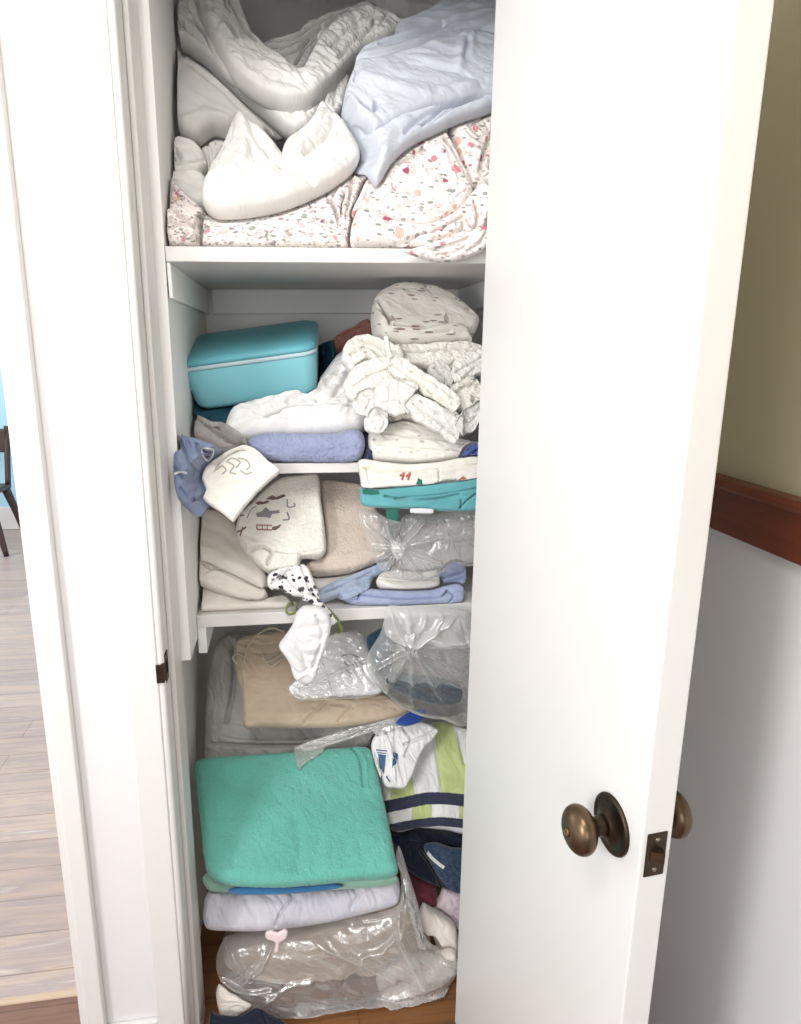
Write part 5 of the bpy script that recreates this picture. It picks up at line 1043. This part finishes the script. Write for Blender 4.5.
    for pts in ([(237, 664), (233, 658), (236, 654), (243, 656), (246, 664)], [(244, 662), (248, 646), (258, 634), (272, 628), (284, 632)], [(262, 656), (266, 662), (276, 658), (284, 652)], [(262, 654), (270, 666), (284, 658)]):
        W3 = []
        tr = tree(sand)
        for x, y in pts:
            r = Vector(ray(x, y)).normalized(); h = tr.ray_cast(Vector(CAM), r)
            W3.append(tuple((h[0] if h[0] is not None else Vector(atY(x, y, .45))) - r * .006))
        tube('drawstring', W3, .0028, CORD, parent=sand, n=8, sp=.004)
    gb = soft('storage_bag', [(204, 752), (206, 700), (212, 652), (224, 636), (240, 632), (262, 640), (262, 690), (300, 700), (372, 718), (398, 718), (384, 734), (366, 748), (330, 754), (280, 760), (230, 764), (208, 764)],
        lean(280, 632, .60, 764, .44), .04, .05, .03, 2.3, [rdg([(214, 740), (220, 690), (230, 650)], .01, .012), lip([(212, 732), (250, 738), (300, 738), (350, 730), (390, 718)], .012, .03), val([(214, 742), (260, 744), (320, 742), (376, 726)], .008, .004), val([(236, 650), (234, 690), (228, 720)], .008, .006)], [(.006, .04, 60, 2.2)], GREYB,
        'grey zipped storage bag leaning at the back behind the sea green towel', 'storage bag', seed=139, avoid=[sand, sea, strap, towel])
    sil = soft('plastic_sleeve', ribbon([(296, 752), (320, 743), (352, 733), (384, 722), (404, 716)], 11), lean(340, 720, .36, 760, .33), .006, .004, .006, 2, [rdg([(300, 750), (340, 736), (380, 722)], .004, .003)], [(.004, .012, -20, 3)], FILMG, 'shiny plastic sleeve lying along the top edge of the sea green towel', 'plastic sleeve', seed=140, sp=.002, avoid=[gb, sand, strap, sea], push=(0, -1, 0))
def star(cx, cy, n, r0, r1, a, w, ph=0):
    out = []
    for i in range(n):
        t = math.radians(ph + 360 * i / n); out.append(('r', [(cx + r0 * math.cos(t), cy + r0 * math.sin(t)), (cx + r1 * math.cos(t + .15), cy + r1 * math.sin(t + .15))], a, w))
    return out
bottom()

for o in sc.objects:
    if o.parent is None and 'label' in o and 'category' in o:
        L = o['label']
        if 'linen tangle' in L or 'linen pile' in L and 'behind' not in L: o['group'] = 'linen pile at the right of the middle shelf'
        elif L.startswith('beige fleece blanket'): o['group'] = 'beige fleece blankets stacked on the lower shelf'
        elif 'flowered' in L and o['category'] == 'sheet' and L.startswith(('small', 'red')): o['group'] = 'flowered sheets on the top shelf'
        elif o['category'] == 'shelf': o['group'] = 'white shelves of the closet'

# ================================================================== light
def area(name, loc, to, size, power, col=(1, 1, 1), sy=None):
    l = bpy.data.lights.new(name, 'AREA'); l.energy = power; l.color = col; l.size = size
    if sy: l.shape = 'RECTANGLE'; l.size_y = sy
    o = bpy.data.objects.new(name, l); COL.objects.link(o); o.location = loc
    o.rotation_euler = (Vector(to) - Vector(loc)).to_track_quat('-Z', 'Y').to_euler(); return o
w = bpy.data.worlds.new('world'); sc.world = w; w.use_nodes = True
w.node_tree.nodes['Background'].inputs[0].default_value = (.96, .98, 1.0, 1)
w.node_tree.nodes['Background'].inputs[1].default_value = 1.2
area('hall_window_light', (-1.45, -1.75, 1.75), (.35, .1, 1.1), .45, 25, (1.0, .985, .97), .8)
area('hall_ceiling_light', (-.40, -1.15, 2.5), (.1, .3, .9), .5, 15, (1.0, .97, .94))
area('hall_end_fill', (-.45, -3.1, 1.55), (.1, 0, 1.15), 1.0, 16, (.97, .985, 1.0), 1.2)  # unseen fill added behind the viewer to brighten the closet
area('next_room_window', (-3.6, 2.4, 1.7), (-1.0, 2.2, .2), 1.4, 60, (.9, .95, 1.0))
sc.view_settings.view_transform = 'Standard'
sc.view_settings.look = 'None'
sc.view_settings.exposure = 0.16
sc.view_settings.gamma = 1.0
sc.view_settings.use_curve_mapping = False
sc.cycles.use_denoising = True
sc.cycles.transparent_max_bounces = 24
sc.cycles.max_bounces = 12

# ================================================================== origins at each thing's base
for o in [o for o in sc.objects if o.parent is None and o.type == 'MESH']:
    bb = [Vector(c) for c in o.bound_box]
    c = Vector(((min(b.x for b in bb) + max(b.x for b in bb)) / 2, (min(b.y for b in bb) + max(b.y for b in bb)) / 2, min(b.z for b in bb)))
    T_ = Matrix.Translation(-c)
    o.data.transform(T_); o.location = c
    for k in o.children_recursive:
        if k.type == 'MESH': k.data.transform(T_)
